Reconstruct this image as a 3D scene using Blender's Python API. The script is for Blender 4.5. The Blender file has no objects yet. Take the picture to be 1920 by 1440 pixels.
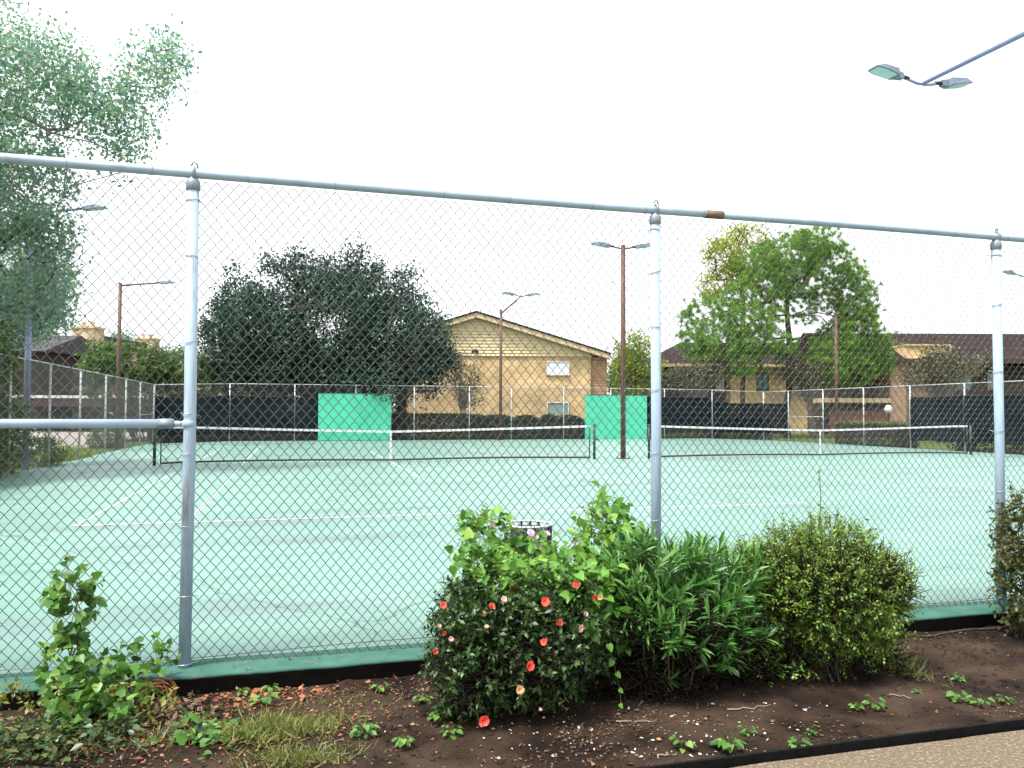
import bpy, math, random
import numpy as np
from mathutils import Matrix, Vector, Quaternion

# ------------------------------------------------------------------ camera
F, YAW, PITCH, ROLL = 1479.81, 0.26978, 0.03293, 0.00464
CAM = np.array((-2.7666, -23.3602, 1.5359))
cy, sy, cp, sp, cr, sr = math.cos(YAW), math.sin(YAW), math.cos(PITCH), math.sin(PITCH), math.cos(ROLL), math.sin(ROLL)
FW = np.array((sy*cp, cy*cp, sp)); RT0 = np.array((cy, -sy, 0.0)); UP0 = np.cross(RT0, FW)
RT = cr*RT0 + sr*UP0; UP = -sr*RT0 + cr*UP0
scene = bpy.context.scene
COL = scene.collection
cam_data = bpy.data.cameras.new('camera')
cam_data.sensor_width = 36.0
cam_data.lens = F/1920*36.0
cam_data.clip_start = 0.05
cam_data.clip_end = 3000
cam = bpy.data.objects.new('camera', cam_data)
COL.objects.link(cam)
cam.matrix_world = Matrix(((RT[0], UP[0], -FW[0], CAM[0]), (RT[1], UP[1], -FW[1], CAM[1]), (RT[2], UP[2], -FW[2], CAM[2]), (0, 0, 0, 1)))
scene.camera = cam
scene.render.resolution_x, scene.render.resolution_y = 1024, 768

# ------------------------------------------------------------------ light
SUN_EL, SUN_AZ = math.radians(64), math.radians(-112)     # azimuth from +Y towards +X
world = bpy.data.worlds.new('World'); scene.world = world; world.use_nodes = True
wn, wl = world.node_tree.nodes, world.node_tree.links
bg = wn['Background']
sky = wn.new('ShaderNodeTexSky'); sky.sky_type = 'NISHITA'; sky.sun_disc = False
sky.sun_elevation = SUN_EL; sky.sun_rotation = SUN_AZ
sky.air_density = 1.0; sky.dust_density = 4.0; sky.ozone_density = 1.0
hs = wn.new('ShaderNodeHueSaturation'); hs.inputs['Saturation'].default_value = 0.22
wl.new(sky.outputs[0], hs.inputs['Color'])
mixw = wn.new('ShaderNodeMix'); mixw.data_type = 'RGBA'; mixw.inputs[0].default_value = 0.6
wl.new(hs.outputs[0], mixw.inputs[6]); mixw.inputs[7].default_value = (9.0, 9.3, 9.7, 1)
wl.new(mixw.outputs[2], bg.inputs['Color'])
bg.inputs['Strength'].default_value = 0.052
sun_data = bpy.data.lights.new('sun', 'SUN'); sun_data.energy = 1.5; sun_data.angle = math.radians(12); sun_data.color = (1, 0.96, 0.9)
sun = bpy.data.objects.new('sun', sun_data); COL.objects.link(sun)
sd = Vector((math.sin(SUN_AZ)*math.cos(SUN_EL), math.cos(SUN_AZ)*math.cos(SUN_EL), math.sin(SUN_EL)))
sun.rotation_euler = sd.to_track_quat('Z', 'Y').to_euler()
vs = scene.view_settings
vs.view_transform = 'Standard'; vs.look = 'None'; vs.exposure = 2.25; vs.gamma = 1.0; vs.use_curve_mapping = False

rng = np.random.default_rng(7)
random.seed(7)

# ------------------------------------------------------------------ pixel helpers (1920x1440 photo pixels -> directions)
def ray(x, y): return FW + RT*(x-960)/F - UP*(y-720)/F
def aty(x, y, Y):
    d = ray(x, y); return CAM + d*((Y-CAM[1])/d[1])
def atx(x, y, X):
    d = ray(x, y); return CAM + d*((X-CAM[0])/d[0])
def atz(x, y, z):
    d = ray(x, y); return CAM + d*((z-CAM[2])/d[2])
def dep(x, y, D): return CAM + ray(x, y)*D

# ------------------------------------------------------------------ materials
def new_mat(name):
    m = bpy.data.materials.new(name); m.use_nodes = True
    nt = m.node_tree; return m, nt.nodes, nt.links, nt.nodes['Principled BSDF']
def M(name, c1, c2=None, scale=4.0, rough=0.6, spec=0.5, metal=0.0, bump=0.0, bscale=60.0, lo=0.35, hi=0.65, stretch=(1, 1, 1), c3=None, scale3=1.0, lo3=.55, hi3=.75):
    m, n, l, b = new_mat(name)
    b.inputs['Roughness'].default_value = rough; b.inputs['Specular IOR Level'].default_value = spec; b.inputs['Metallic'].default_value = metal
    b.inputs['Base Color'].default_value = (*c1, 1)
    tc = n.new('ShaderNodeTexCoord'); mp = n.new('ShaderNodeMapping'); mp.inputs['Scale'].default_value = stretch
    l.new(tc.outputs['Object'], mp.inputs[0])
    def noise(s, det=8):
        t = n.new('ShaderNodeTexNoise'); t.inputs['Scale'].default_value = s; t.inputs['Detail'].default_value = det; t.inputs['Roughness'].default_value = .62
        l.new(mp.outputs[0], t.inputs['Vector']); return t
    def ramp(src, a, z):
        r = n.new('ShaderNodeMapRange'); r.inputs[1].default_value = a; r.inputs[2].default_value = z; l.new(src, r.inputs[0]); return r.outputs[0]
    cur = None
    if c2:
        mx = n.new('ShaderNodeMix'); mx.data_type = 'RGBA'; mx.inputs[6].default_value = (*c1, 1); mx.inputs[7].default_value = (*c2, 1)
        l.new(ramp(noise(scale).outputs[0], lo, hi), mx.inputs[0]); cur = mx.outputs[2]
    if c3:
        mx = n.new('ShaderNodeMix'); mx.data_type = 'RGBA'; mx.inputs[7].default_value = (*c3, 1)
        if cur: l.new(cur, mx.inputs[6])
        else: mx.inputs[6].default_value = (*c1, 1)
        l.new(ramp(noise(scale3).outputs[0], lo3, hi3), mx.inputs[0]); cur = mx.outputs[2]
    if cur: l.new(cur, b.inputs['Base Color'])
    if bump:
        bp = n.new('ShaderNodeBump'); bp.inputs['Strength'].default_value = bump; bp.inputs['Distance'].default_value = .02
        l.new(noise(bscale, 5).outputs[0], bp.inputs['Height']); l.new(bp.outputs[0], b.inputs['Normal'])
    return m
def LM(name, cols, trans=0.3, rough=0.45, spec=0.4):
    """leaf material: colour differs from leaf to leaf, some light passes through"""
    m, n, l, b = new_mat(name)
    g = n.new('ShaderNodeNewGeometry'); oi = n.new('ShaderNodeObjectInfo')
    ad = n.new('ShaderNodeMath'); ad.operation = 'ADD'; fr = n.new('ShaderNodeMath'); fr.operation = 'FRACT'
    l.new(g.outputs['Random Per Island'], ad.inputs[0]); l.new(oi.outputs['Random'], ad.inputs[1]); l.new(ad.outputs[0], fr.inputs[0])
    cr_ = n.new('ShaderNodeValToRGB'); l.new(fr.outputs[0], cr_.inputs[0])
    el = cr_.color_ramp.elements
    while len(el) < len(cols): el.new(.5)
    for i, c in enumerate(cols):
        el[i].position = i/(len(cols)-1); el[i].color = (*c, 1)
    l.new(cr_.outputs[0], b.inputs['Base Color']); b.inputs['Roughness'].default_value = rough; b.inputs['Specular IOR Level'].default_value = spec
    tr = n.new('ShaderNodeBsdfTranslucent'); hs_ = n.new('ShaderNodeHueSaturation'); hs_.inputs['Value'].default_value = 1.5; hs_.inputs['Hue'].default_value = .485
    l.new(cr_.outputs[0], hs_.inputs['Color']); l.new(hs_.outputs[0], tr.inputs['Color'])
    ms = n.new('ShaderNodeMixShader'); ms.inputs[0].default_value = trans
    l.new(b.outputs[0], ms.inputs[1]); l.new(tr.outputs[0], ms.inputs[2]); l.new(ms.outputs[0], n['Material Output'].inputs[0])
    return m

def brick_mat(name, c1, c2, mortar, scale=1.0, soldier=False):
    m, n, l, b = new_mat(name)
    tc = n.new('ShaderNodeTexCoord'); sx = n.new('ShaderNodeSeparateXYZ'); l.new(tc.outputs['Object'], sx.inputs[0])
    ad = n.new('ShaderNodeMath'); ad.operation = 'ADD'; l.new(sx.outputs[0], ad.inputs[0]); l.new(sx.outputs[1], ad.inputs[1])
    cb = n.new('ShaderNodeCombineXYZ'); l.new(ad.outputs[0], cb.inputs[0]); l.new(sx.outputs[2], cb.inputs[1])
    bt = n.new('ShaderNodeTexBrick'); l.new(cb.outputs[0], bt.inputs['Vector'])
    bt.inputs['Color1'].default_value = (*c1, 1); bt.inputs['Color2'].default_value = (*c2, 1); bt.inputs['Mortar'].default_value = (*mortar, 1)
    bt.inputs['Scale'].default_value = 1/scale; bt.inputs['Mortar Size'].default_value = .012; bt.inputs['Brick Width'].default_value = .09 if soldier else .3; bt.inputs['Row Height'].default_value = .3 if soldier else .1
    bt.inputs['Bias'].default_value = -.25
    ns = n.new('ShaderNodeTexNoise'); ns.inputs['Scale'].default_value = .7; ns.inputs['Detail'].default_value = 6; l.new(tc.outputs['Object'], ns.inputs[0])
    hs_ = n.new('ShaderNodeHueSaturation'); mr = n.new('ShaderNodeMapRange'); mr.inputs[1].default_value = .3; mr.inputs[2].default_value = .7; mr.inputs[3].default_value = .68; mr.inputs[4].default_value = 1.25
    l.new(ns.outputs[0], mr.inputs[0]); l.new(mr.outputs[0], hs_.inputs['Value']); l.new(bt.outputs[0], hs_.inputs['Color']); l.new(hs_.outputs[0], b.inputs['Base Color'])
    bp = n.new('ShaderNodeBump'); bp.inputs['Strength'].default_value = .5; bp.inputs['Distance'].default_value = .01; bp.invert = True
    l.new(bt.outputs['Fac'], bp.inputs['Height']); l.new(bp.outputs[0], b.inputs['Normal']); b.inputs['Roughness'].default_value = .85
    return m

MAT = {}
def build_materials():
    A = MAT
    A['galv'] = M('galvanised_steel', (.28, .38, .49), (.37, .47, .57), 9, .42, .5, .0, .15, 120, c3=(.17, .11, .065), scale3=2.2, lo3=.555, hi3=.72, stretch=(6, 6, .8))  # blue cast of veiling glare is mixed into the steel colour
    A['galv_rail'] = M('galvanised_rail', (.30, .40, .52), (.39, .49, .60), 7, .40, .5, .0, .1, 120, c3=(.16, .12, .09), scale3=1.8, lo3=.60, hi3=.74)
    A['galv_cap'] = M('galvanised_cap', (.25, .30, .34), (.20, .24, .27), 8, .5, .5, .3)
    A['rusty'] = M('rusted_sleeve', (.22, .19, .17), (.14, .075, .045), 9, .7, .3, 0, .2, 60)
    A['galv_far'] = M('galvanised_weathered', (.34, .36, .37), (.45, .46, .46), 5, .5, .4, .2)
    A['wire'] = M('chain_link_wire', (.10, .095, .09), (.15, .145, .14), 14, .36, .5, .75, c3=(.08, .045, .03), scale3=2)
    A['wire_far'] = M('chain_link_wire_weathered', (.09, .09, .088), (.13, .13, .125), 14, .5, .3, .1)
    A['tie'] = M('tie_wire', (.35, .35, .34), rough=.4, metal=.5)
    A['court'] = court_material()
    A['kerb'] = M('court_kerb_paint', (.024, .092, .070), (.045, .130, .100), 6, .75, .3, 0, .3, 90, c3=(.12, .11, .085), scale3=9, lo3=.60, hi3=.70)
    A['kerb_face'] = M('dark_concrete', (.008, .007, .006), (.018, .015, .012), 8, .9, .2)  # near-black colour of the undercut kerb face below the lip
    A['line'] = M('white_court_line', (.46, .48, .50), (.30, .35, .36), 5, .7, .3, c3=(.2, .38, .33), scale3=11, lo3=.62, hi3=.75)
    A['dirt'] = M('bare_soil', (.008, .0050, .0034), (.027, .0155, .0095), 3.5, .95, .15, 0, .9, 45, c3=(.062, .040, .027), scale3=1.6, lo3=.46, hi3=.68)
    A['grass'] = M('lawn', (.045, .085, .018), (.09, .13, .03), 3, .95, .1, 0, .8, 30, c3=(.12, .10, .05), scale3=.4)
    A['pavement'] = M('pale_pavement', (.36, .32, .29), (.28, .26, .24), 2, .9, .2)
    A['aggregate'] = M('aggregate_concrete', (.30, .225, .150), (.16, .118, .078), 90, .9, .2, 0, 1.0, 160, c3=(.42, .36, .28), scale3=60, lo3=.52, hi3=.62)
    A['edging'] = M('black_edging', (.003, .003, .0035), (.007, .007, .007), 20, .7, .1)
    A['black'] = M('black_paint', (.012, .014, .013), (.025, .028, .026), 8, .5, .4)
    A['greenblack'] = M('dark_green_post', (.012, .03, .024), (.02, .04, .03), 8, .5, .4)
    A['netcord'] = M('net_cord', (.018, .02, .02), rough=.8)
    A['white_band'] = M('white_vinyl', (.72, .73, .74), (.6, .6, .6), 6, .6, .4)
    A['board'] = M('green_practice_board', (.055, .46, .28), (.075, .52, .33), 1.2, .55, .4, 0, .05, 40, c3=(.06, .36, .24), scale3=2.5, lo3=.62, hi3=.8)
    A['screen'] = screen_material()
    A['rust_pole'] = M('brown_pole_paint', (.085, .040, .030), (.13, .065, .05), 3, .6, .3, 0, 0, 1, stretch=(4, 4, .6), c3=(.16, .12, .11), scale3=2)
    A['blue_pole'] = M('galvanised_lamp_arm', (.22, .25, .42), (.30, .33, .50), 3, .5, .4, .3)
    A['lamp_head'] = M('lamp_housing', (.13, .16, .22), (.18, .22, .28), 9, .5, .4, .2)
    A['lamp_glass'] = M('lamp_lens', (.55, .65, .66), (.45, .58, .6), 12, .2, .5)
    A['brick_tan'] = brick_mat('tan_brick', (.62, .42, .19), (.46, .25, .11), (.60, .50, .33))
    A['brick_soldier'] = brick_mat('tan_brick_soldier', (.50, .32, .15), (.36, .20, .10), (.46, .38, .26), soldier=True)
    A['brick_brown'] = brick_mat('brown_brick', (.36, .20, .11), (.26, .13, .075), (.34, .27, .2))
    A['brick_cream'] = brick_mat('cream_brick', (.55, .40, .25), (.45, .30, .18), (.5, .42, .32))
    A['siding'] = M('cream_siding', (.70, .58, .34), (.64, .52, .30), 1.5, .7, .3)
    A['siding_tan'] = M('tan_siding', (.46, .27, .13), (.38, .22, .11), 1.5, .7, .3)
    A['trim'] = M('cream_trim', (.58, .44, .24), (.48, .36, .2), 2, .7, .3)
    A['rake'] = M('rake_board', (.60, .46, .28), (.52, .38, .23), 2, .7, .3)
    A['roof'] = M('brown_shingle', (.018, .013, .013), (.034, .024, .023), 2.2, .95, .1, 0, .3, 9, c3=(.050, .034, .031), scale3=.9)
    A['roof_grey'] = M('grey_shingle', (.075, .07, .08), (.05, .045, .05), 3, .9, .2, 0, .6, 20)
    A['wood_brown'] = M('brown_boards', (.20, .085, .05), (.13, .055, .035), 5, .8, .3, stretch=(3, 3, .4))
    A['dark_wall'] = M('dark_trim_and_shade', (.028, .018, .014), (.045, .03, .024), 3, .8, .3)
    A['glass'] = M('window_glass', (.10, .16, .18), (.16, .24, .25), 1.5, .08, .6)
    A['blind'] = M('white_blind', (.74, .80, .84), (.66, .74, .78), 3, .4, .5)
    A['insect_screen'] = M('insect_screen', (.17, .25, .25), (.22, .31, .30), 2, .5, .4)
    A['white'] = M('white_paint', (.75, .75, .74), (.62, .62, .6), 6, .5, .4)
    A['bark'] = M('bark', (.045, .033, .026), (.09, .07, .055), 12, .95, .2, 0, .8, 30, stretch=(3, 3, .5))
    A['bark_grey'] = M('grey_bark', (.16, .14, .12), (.24, .21, .18), 8, .9, .2, stretch=(3, 3, .6))
    A['inner'] = M('shade_dark_twigs', (.012, .009, .007), (.03, .022, .015), 15, .95, .1)  # twig colour taken near black to stand in for shade inside the shrubs
    A['twig'] = M('twig', (.07, .05, .03), (.14, .11, .07), 15, .9, .2)
    A['twig_green'] = M('green_stem', (.06, .08, .025), (.10, .07, .04), 15, .8, .2)
    A['rust_vine'] = M('dead_rusty_vine', (.13, .045, .022), (.22, .09, .04), 15, .9, .2)
    A['asphalt'] = M('asphalt', (.05, .05, .05), (.08, .08, .08), 6, .9, .2)
    A['tyre'] = M('tyre_rubber', (.015, .015, .015), rough=.9)
    A['rim'] = M('wheel_rim', (.4, .4, .42), rough=.3, metal=.8)
    A['car_dark'] = M('dark_car_paint', (.02, .022, .028), rough=.2, spec=.6)
    A['car_silver'] = M('silver_car_paint', (.35, .36, .38), rough=.25, spec=.6, metal=.4)
    A['car_red'] = M('maroon_car_paint', (.09, .02, .02), rough=.22, spec=.6)
    A['carglass'] = M('car_glass', (.02, .025, .03), rough=.05, spec=.8)
    A['carlight'] = M('car_lamp', (.5, .12, .08), rough=.2)
    A['globe'] = M('white_globe', (.85, .85, .84), rough=.25)
    A['fascia'] = M('dark_fascia', (.045, .025, .022), (.06, .035, .03), 2, .7, .3)
    # leaves
    A['oak'] = LM('oak_leaves', [(.008, .024, .017), (.016, .046, .030), (.028, .070, .044), (.045, .095, .062)], .15, .5, .25)
    A['pine'] = LM('pine_needles', [(.040, .14, .018), (.075, .22, .030), (.14, .32, .040), (.34, .43, .045)], .4, .5, .3)
    A['yellow'] = LM('yellowing_leaves', [(.12, .18, .015), (.26, .32, .02), (.42, .44, .03), (.16, .20, .03)], .35)
    A['lime'] = LM('lime_leaves', [(.09, .16, .012), (.17, .25, .02), (.26, .33, .03)], .4)
    A['myrtle'] = LM('myrtle_leaves', [(.022, .035, .009), (.045, .050, .014), (.070, .055, .020), (.05, .06, .015), (.28, .26, .2)], .2)
    A['hazy'] = LM('glare_pale_leaves', [(.09, .17, .14), (.12, .22, .18), (.17, .30, .19), (.26, .36, .18)], .5)  # pale blue-green: glare over the left tree is put into the colour
    A['leftbush'] = LM('mid_green_leaves', [(.030, .075, .014), (.055, .125, .022), (.095, .165, .035)], .3)
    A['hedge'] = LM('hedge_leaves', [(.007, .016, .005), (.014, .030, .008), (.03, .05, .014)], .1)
    A['hedge_top'] = LM('pale_hedge_leaves', [(.10, .14, .02), (.18, .2, .03), (.08, .11, .02)], .25)
    A['rose_leaf'] = LM('rose_leaves', [(.005, .015, .004), (.012, .038, .008), (.032, .08, .016), (.07, .13, .035)], .18, .4)
    A['vine_leaf'] = LM('vine_leaves', [(.035, .115, .012), (.070, .205, .022), (.12, .28, .035), (.20, .34, .05)], .25, .4)
    A['oleander'] = LM('oleander_leaves', [(.020, .080, .014), (.045, .155, .024), (.085, .22, .04), (.14, .26, .07)], .2, .38)
    A['privet'] = LM('small_yellow_green_leaves', [(.030, .080, .008), (.075, .170, .018), (.15, .27, .032), (.28, .38, .07)], .25, .42)
    A['laurel'] = LM('olive_leaves', [(.025, .04, .008), (.06, .075, .016), (.11, .11, .03)], .2, .4)
    A['weed'] = LM('weed_leaves', [(.020, .065, .010), (.050, .145, .020), (.085, .20, .03), (.15, .27, .05)], .25)
    A['weed_yellow'] = LM('yellowing_weed_leaves', [(.10, .14, .025), (.17, .19, .04), (.24, .2, .05)], .25)
    A['blade'] = LM('grass_blades', [(.06, .10, .015), (.12, .16, .03), (.20, .21, .06), (.24, .20, .09)], .3)
    A['litter'] = LM('dry_leaves', [(.03, .018, .012), (.07, .036, .02), (.12, .07, .04), (.20, .14, .085)], .1, .7)
    A['litter_orange'] = LM('orange_dry_leaves', [(.11, .032, .014), (.22, .06, .025), (.36, .17, .07), (.22, .12, .06)], .12, .7)
    A['petal_white'] = LM('fallen_petals', [(.55, .52, .46), (.45, .36, .26), (.65, .63, .6)], .1, .6)
    A['rose_red'] = LM('coral_petals', [(.72, .07, .05), (.80, .13, .09), (.75, .18, .12)], .2, .5)
    A['rose_peach'] = LM('peach_petals', [(.75, .45, .20), (.80, .55, .30), (.72, .35, .18)], .2, .5)
    A['rose_pink'] = LM('pale_pink_petals', [(.70, .42, .38), (.72, .55, .48), (.66, .32, .28)], .2, .5)
    A['mauve'] = LM('mauve_petals', [(.55, .38, .50), (.68, .55, .62)], .25, .5)

def court_material():
    m, n, l, b = new_mat('court_paint')
    tc = n.new('ShaderNodeTexCoord')
    def noise(s, det, sc=(1, 1, 1)):
        mp = n.new('ShaderNodeMapping'); mp.inputs['Scale'].default_value = sc; l.new(tc.outputs['Object'], mp.inputs[0])
        t = n.new('ShaderNodeTexNoise'); t.inputs['Scale'].default_value = s; t.inputs['Detail'].default_value = det; t.inputs['Roughness'].default_value = .6
        l.new(mp.outputs[0], t.inputs[0]); return t.outputs[0]
    def rng_(src, a, z, o0=0., o1=1.):
        r = n.new('ShaderNodeMapRange'); r.inputs[1].default_value = a; r.inputs[2].default_value = z; r.inputs[3].default_value = o0; r.inputs[4].default_value = o1; l.new(src, r.inputs[0]); return r.outputs[0]
    def mix(fac, a, c):
        mx = n.new('ShaderNodeMix'); mx.data_type = 'RGBA'; l.new(fac, mx.inputs[0])
        if isinstance(a, tuple): mx.inputs[6].default_value = (*a, 1)
        else: l.new(a, mx.inputs[6])
        mx.inputs[7].default_value = (*c, 1); return mx.outputs[2]
    c = mix(rng_(noise(.35, 8), .35, .65), (.112, .235, .196), (.145, .272, .230))
    c = mix(rng_(noise(1.6, 10, (.5, 1.6, 1)), .52, .72, 0, .7), c, (.075, .165, .142))
    c = mix(rng_(noise(.22, 6, (.6, 2.2, 1)), .54, .70, 0, .75), c, (.092, .145, .145))
    c = mix(rng_(noise(60, 3), .68, .8, 0, .35), c, (.05, .11, .09))
    vo = n.new('ShaderNodeTexVoronoi'); vo.feature = 'DISTANCE_TO_EDGE'; vo.inputs['Scale'].default_value = .16
    wp = n.new('ShaderNodeTexNoise'); wp.inputs['Scale'].default_value = 1.2; wp.inputs['Detail'].default_value = 6; l.new(tc.outputs['Object'], wp.inputs[0])
    va = n.new('ShaderNodeVectorMath'); va.operation = 'ADD'; l.new(tc.outputs['Object'], va.inputs[0]); l.new(wp.outputs['Color'], va.inputs[1]); l.new(va.outputs[0], vo.inputs['Vector'])
    c = mix(rng_(vo.outputs[0], .0008, .0030, .7, 0), c, (.035, .07, .06))
    l.new(c, b.inputs['Base Color'])
    l.new(rng_(noise(2.5, 6), .3, .7, .42, .58), b.inputs['Roughness']); b.inputs['Specular IOR Level'].default_value = .85
    bp = n.new('ShaderNodeBump'); bp.inputs['Strength'].default_value = .15; bp.inputs['Distance'].default_value = .004
    l.new(noise(300, 2), bp.inputs['Height']); l.new(bp.outputs[0], b.inputs['Normal'])
    return m
def screen_material():
    m = M('windscreen_fabric', (.0035, .008, .011), (.008, .016, .021), 1.3, .85, .08, 0, .2, 30)
    n, l = m.node_tree.nodes, m.node_tree.links
    tr = n.new('ShaderNodeBsdfTransparent'); ms = n.new('ShaderNodeMixShader'); ms.inputs[0].default_value = .04
    l.new(n['Principled BSDF'].outputs[0], ms.inputs[1]); l.new(tr.outputs[0], ms.inputs[2]); l.new(ms.outputs[0], n['Material Output'].inputs[0])
    return m
build_materials()

# ------------------------------------------------------------------ object helpers
def link(o, parent=None):
    COL.objects.link(o)
    if parent is not None:
        o.parent = parent
        if parent.name in WORLD: o.matrix_parent_inverse = Matrix.Translation(-Vector(WORLD[parent.name]))
    return o
WORLD = {}          # things whose parts are written in world coordinates
def wthing(name, label, cat, loc, group=None):
    o = thing(name, label, cat, tuple(float(c) for c in loc), 0, group); WORLD[o.name] = tuple(o.location); return o
def tag(o, label=None, cat=None, group=None, kind=None):
    for k, v in (('label', label), ('category', cat), ('group', group), ('kind', kind)):
        if v: o[k] = v
    return o
def thing(name, label, cat, loc=(0, 0, 0), rz=0, group=None):
    o = bpy.data.objects.new(name, None); o.empty_display_size = .1
    o.location = loc; o.rotation_euler = (0, 0, rz); link(o)
    return tag(o, label, cat, group)
class MB:
    def __init__(s): s.v = []; s.f = []
    def add(s, v, f):
        k = len(s.v); s.v += [tuple(map(float, p)) for p in v]; s.f += [tuple(i+k for i in q) for q in f]; return s
    def box(s, x0, x1, y0, y1, z0, z1):
        return s.add([(x0, y0, z0), (x1, y0, z0), (x1, y1, z0), (x0, y1, z0), (x0, y0, z1), (x1, y0, z1), (x1, y1, z1), (x0, y1, z1)],
                     [(0, 3, 2, 1), (4, 5, 6, 7), (0, 1, 5, 4), (1, 2, 6, 5), (2, 3, 7, 6), (3, 0, 4, 7)])
    def prism(s, poly, y0, y1):
        """polygon in x,z extruded along y"""
        n = len(poly)
        v = [(p[0], y0, p[1]) for p in poly]+[(p[0], y1, p[1]) for p in poly]
        f = [tuple(range(n)), tuple(range(2*n-1, n-1, -1))]+[((i+1) % n, i, i+n, (i+1) % n+n) for i in range(n)]
        return s.add(v, f)
    def prismx(s, poly, x0, x1):
        n = len(poly)
        v = [(x0, p[0], p[1]) for p in poly]+[(x1, p[0], p[1]) for p in poly]
        f = [tuple(range(n-1, -1, -1)), tuple(range(n, 2*n))]+[(i, (i+1) % n, (i+1) % n+n, i+n) for i in range(n)]
        return s.add(v, f)
    def tube(s, pts, rad, n=8, caps=True):
        pts = [np.array(p, float) for p in pts]
        if np.isscalar(rad): rad = [rad]*len(pts)
        ref = None; rings = []
        for i, p in enumerate(pts):
            t = pts[min(i+1, len(pts)-1)]-pts[max(i-1, 0)]; t = t/(np.linalg.norm(t)+1e-9)
            if ref is None:
                ref = np.cross(t, (0, 0, 1.0) if abs(t[2]) < .9 else (1.0, 0, 0))
            u = ref-t*(ref@t); u /= np.linalg.norm(u)+1e-9; ref = u; w = np.cross(t, u)
            rings.append([p+rad[i]*(math.cos(a)*u+math.sin(a)*w) for a in [2*math.pi*k/n for k in range(n)]])
        v = [q for r in rings for q in r]; f = []
        for i in range(len(pts)-1):
            for k in range(n):
                f.append((i*n+k, i*n+(k+1) % n, (i+1)*n+(k+1) % n, (i+1)*n+k))
        if caps: f += [tuple(range(n-1, -1, -1)), tuple(range((len(pts)-1)*n, len(pts)*n))]
        return s.add(v, f)
    def ring(s, c, r, rr, axis=(0, 0, 1), n=16, m=5, tilt=None):
        a = np.array(axis, float); a /= np.linalg.norm(a); u = np.cross(a, (0, 0, 1.) if abs(a[2]) < .9 else (1., 0, 0)); u /= np.linalg.norm(u); w = np.cross(a, u)
        v = []; f = []
        for i in range(n):
            t = 2*math.pi*i/n; d = math.cos(t)*u+math.sin(t)*w
            for k in range(m):
                q = 2*math.pi*k/m; v.append(np.array(c)+d*(r+rr*math.cos(q))+a*rr*math.sin(q))
        for i in range(n):
            for k in range(m): f.append((i*m+k, ((i+1) % n)*m+k, ((i+1) % n)*m+(k+1) % m, i*m+(k+1) % m))
        return s.add(v, f)
    def lathe(s, prof, c=(0, 0, 0), n=16):
        """profile of (radius, z) turned about z"""
        v = [(c[0]+r*math.cos(2*math.pi*k/n), c[1]+r*math.sin(2*math.pi*k/n), c[2]+z) for r, z in prof for k in range(n)]
        f = [(i*n+k, i*n+(k+1) % n, (i+1)*n+(k+1) % n, (i+1)*n+k) for i in range(len(prof)-1) for k in range(n)]
        f += [tuple(range(n-1, -1, -1)), tuple(range((len(prof)-1)*n, len(prof)*n))]
        return s.add(v, f)
    def mesh(s, name, mat, smooth=False):
        me = bpy.data.meshes.new(name); me.from_pydata(s.v, [], s.f)
        me.materials.append(MAT[mat] if isinstance(mat, str) else mat)
        if smooth: me.shade_smooth()
        return me
    def build(s, name, mat, parent=None, smooth=False, loc=None):
        o = bpy.data.objects.new(name, s.mesh(name, mat, smooth)); link(o, parent)
        if loc is not None: o.location = loc
        return o
def np_mesh(name, V, Fc, mat, smooth=False):
    """V (n,3), Fc (m,k) with one face size"""
    me = bpy.data.meshes.new(name); k = Fc.shape[1]
    me.vertices.add(len(V)); me.vertices.foreach_set('co', np.ascontiguousarray(V, dtype=np.float32).ravel())
    me.loops.add(Fc.size); me.loops.foreach_set('vertex_index', np.ascontiguousarray(Fc, dtype=np.int32).ravel())
    me.polygons.add(len(Fc)); me.polygons.foreach_set('loop_start', np.arange(0, Fc.size, k, dtype=np.int32))
    try: me.polygons.foreach_set('loop_total', np.full(len(Fc), k, dtype=np.int32))
    except Exception: pass
    me.materials.append(MAT[mat]); me.update(calc_edges=True); me.validate()
    if smooth: me.shade_smooth()
    return me
def obj(name, me, parent=None): return link(bpy.data.objects.new(name, me), parent)
def children(o): return [c for c in bpy.data.objects if c.parent == o]

# ------------------------------------------------------------------ noise
_tab = np.random.default_rng(3).random((256, 256))
def vnoise(x, y):
    x = np.asarray(x, float); y = np.asarray(y, float)
    xi, yi = np.floor(x).astype(int), np.floor(y).astype(int); fx, fy = x-xi, y-yi; fx = fx*fx*(3-2*fx); fy = fy*fy*(3-2*fy)
    a, b, c, d = _tab[xi & 255, yi & 255], _tab[(xi+1) & 255, yi & 255], _tab[xi & 255, (yi+1) & 255], _tab[(xi+1) & 255, (yi+1) & 255]
    return (a*(1-fx)+b*fx)*(1-fy)+(c*(1-fx)+d*fx)*fy-.5
def fbm(x, y, o=4): return sum(vnoise(x*2**k+17*k, y*2**k+9*k)/2**k for k in range(o))

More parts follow.
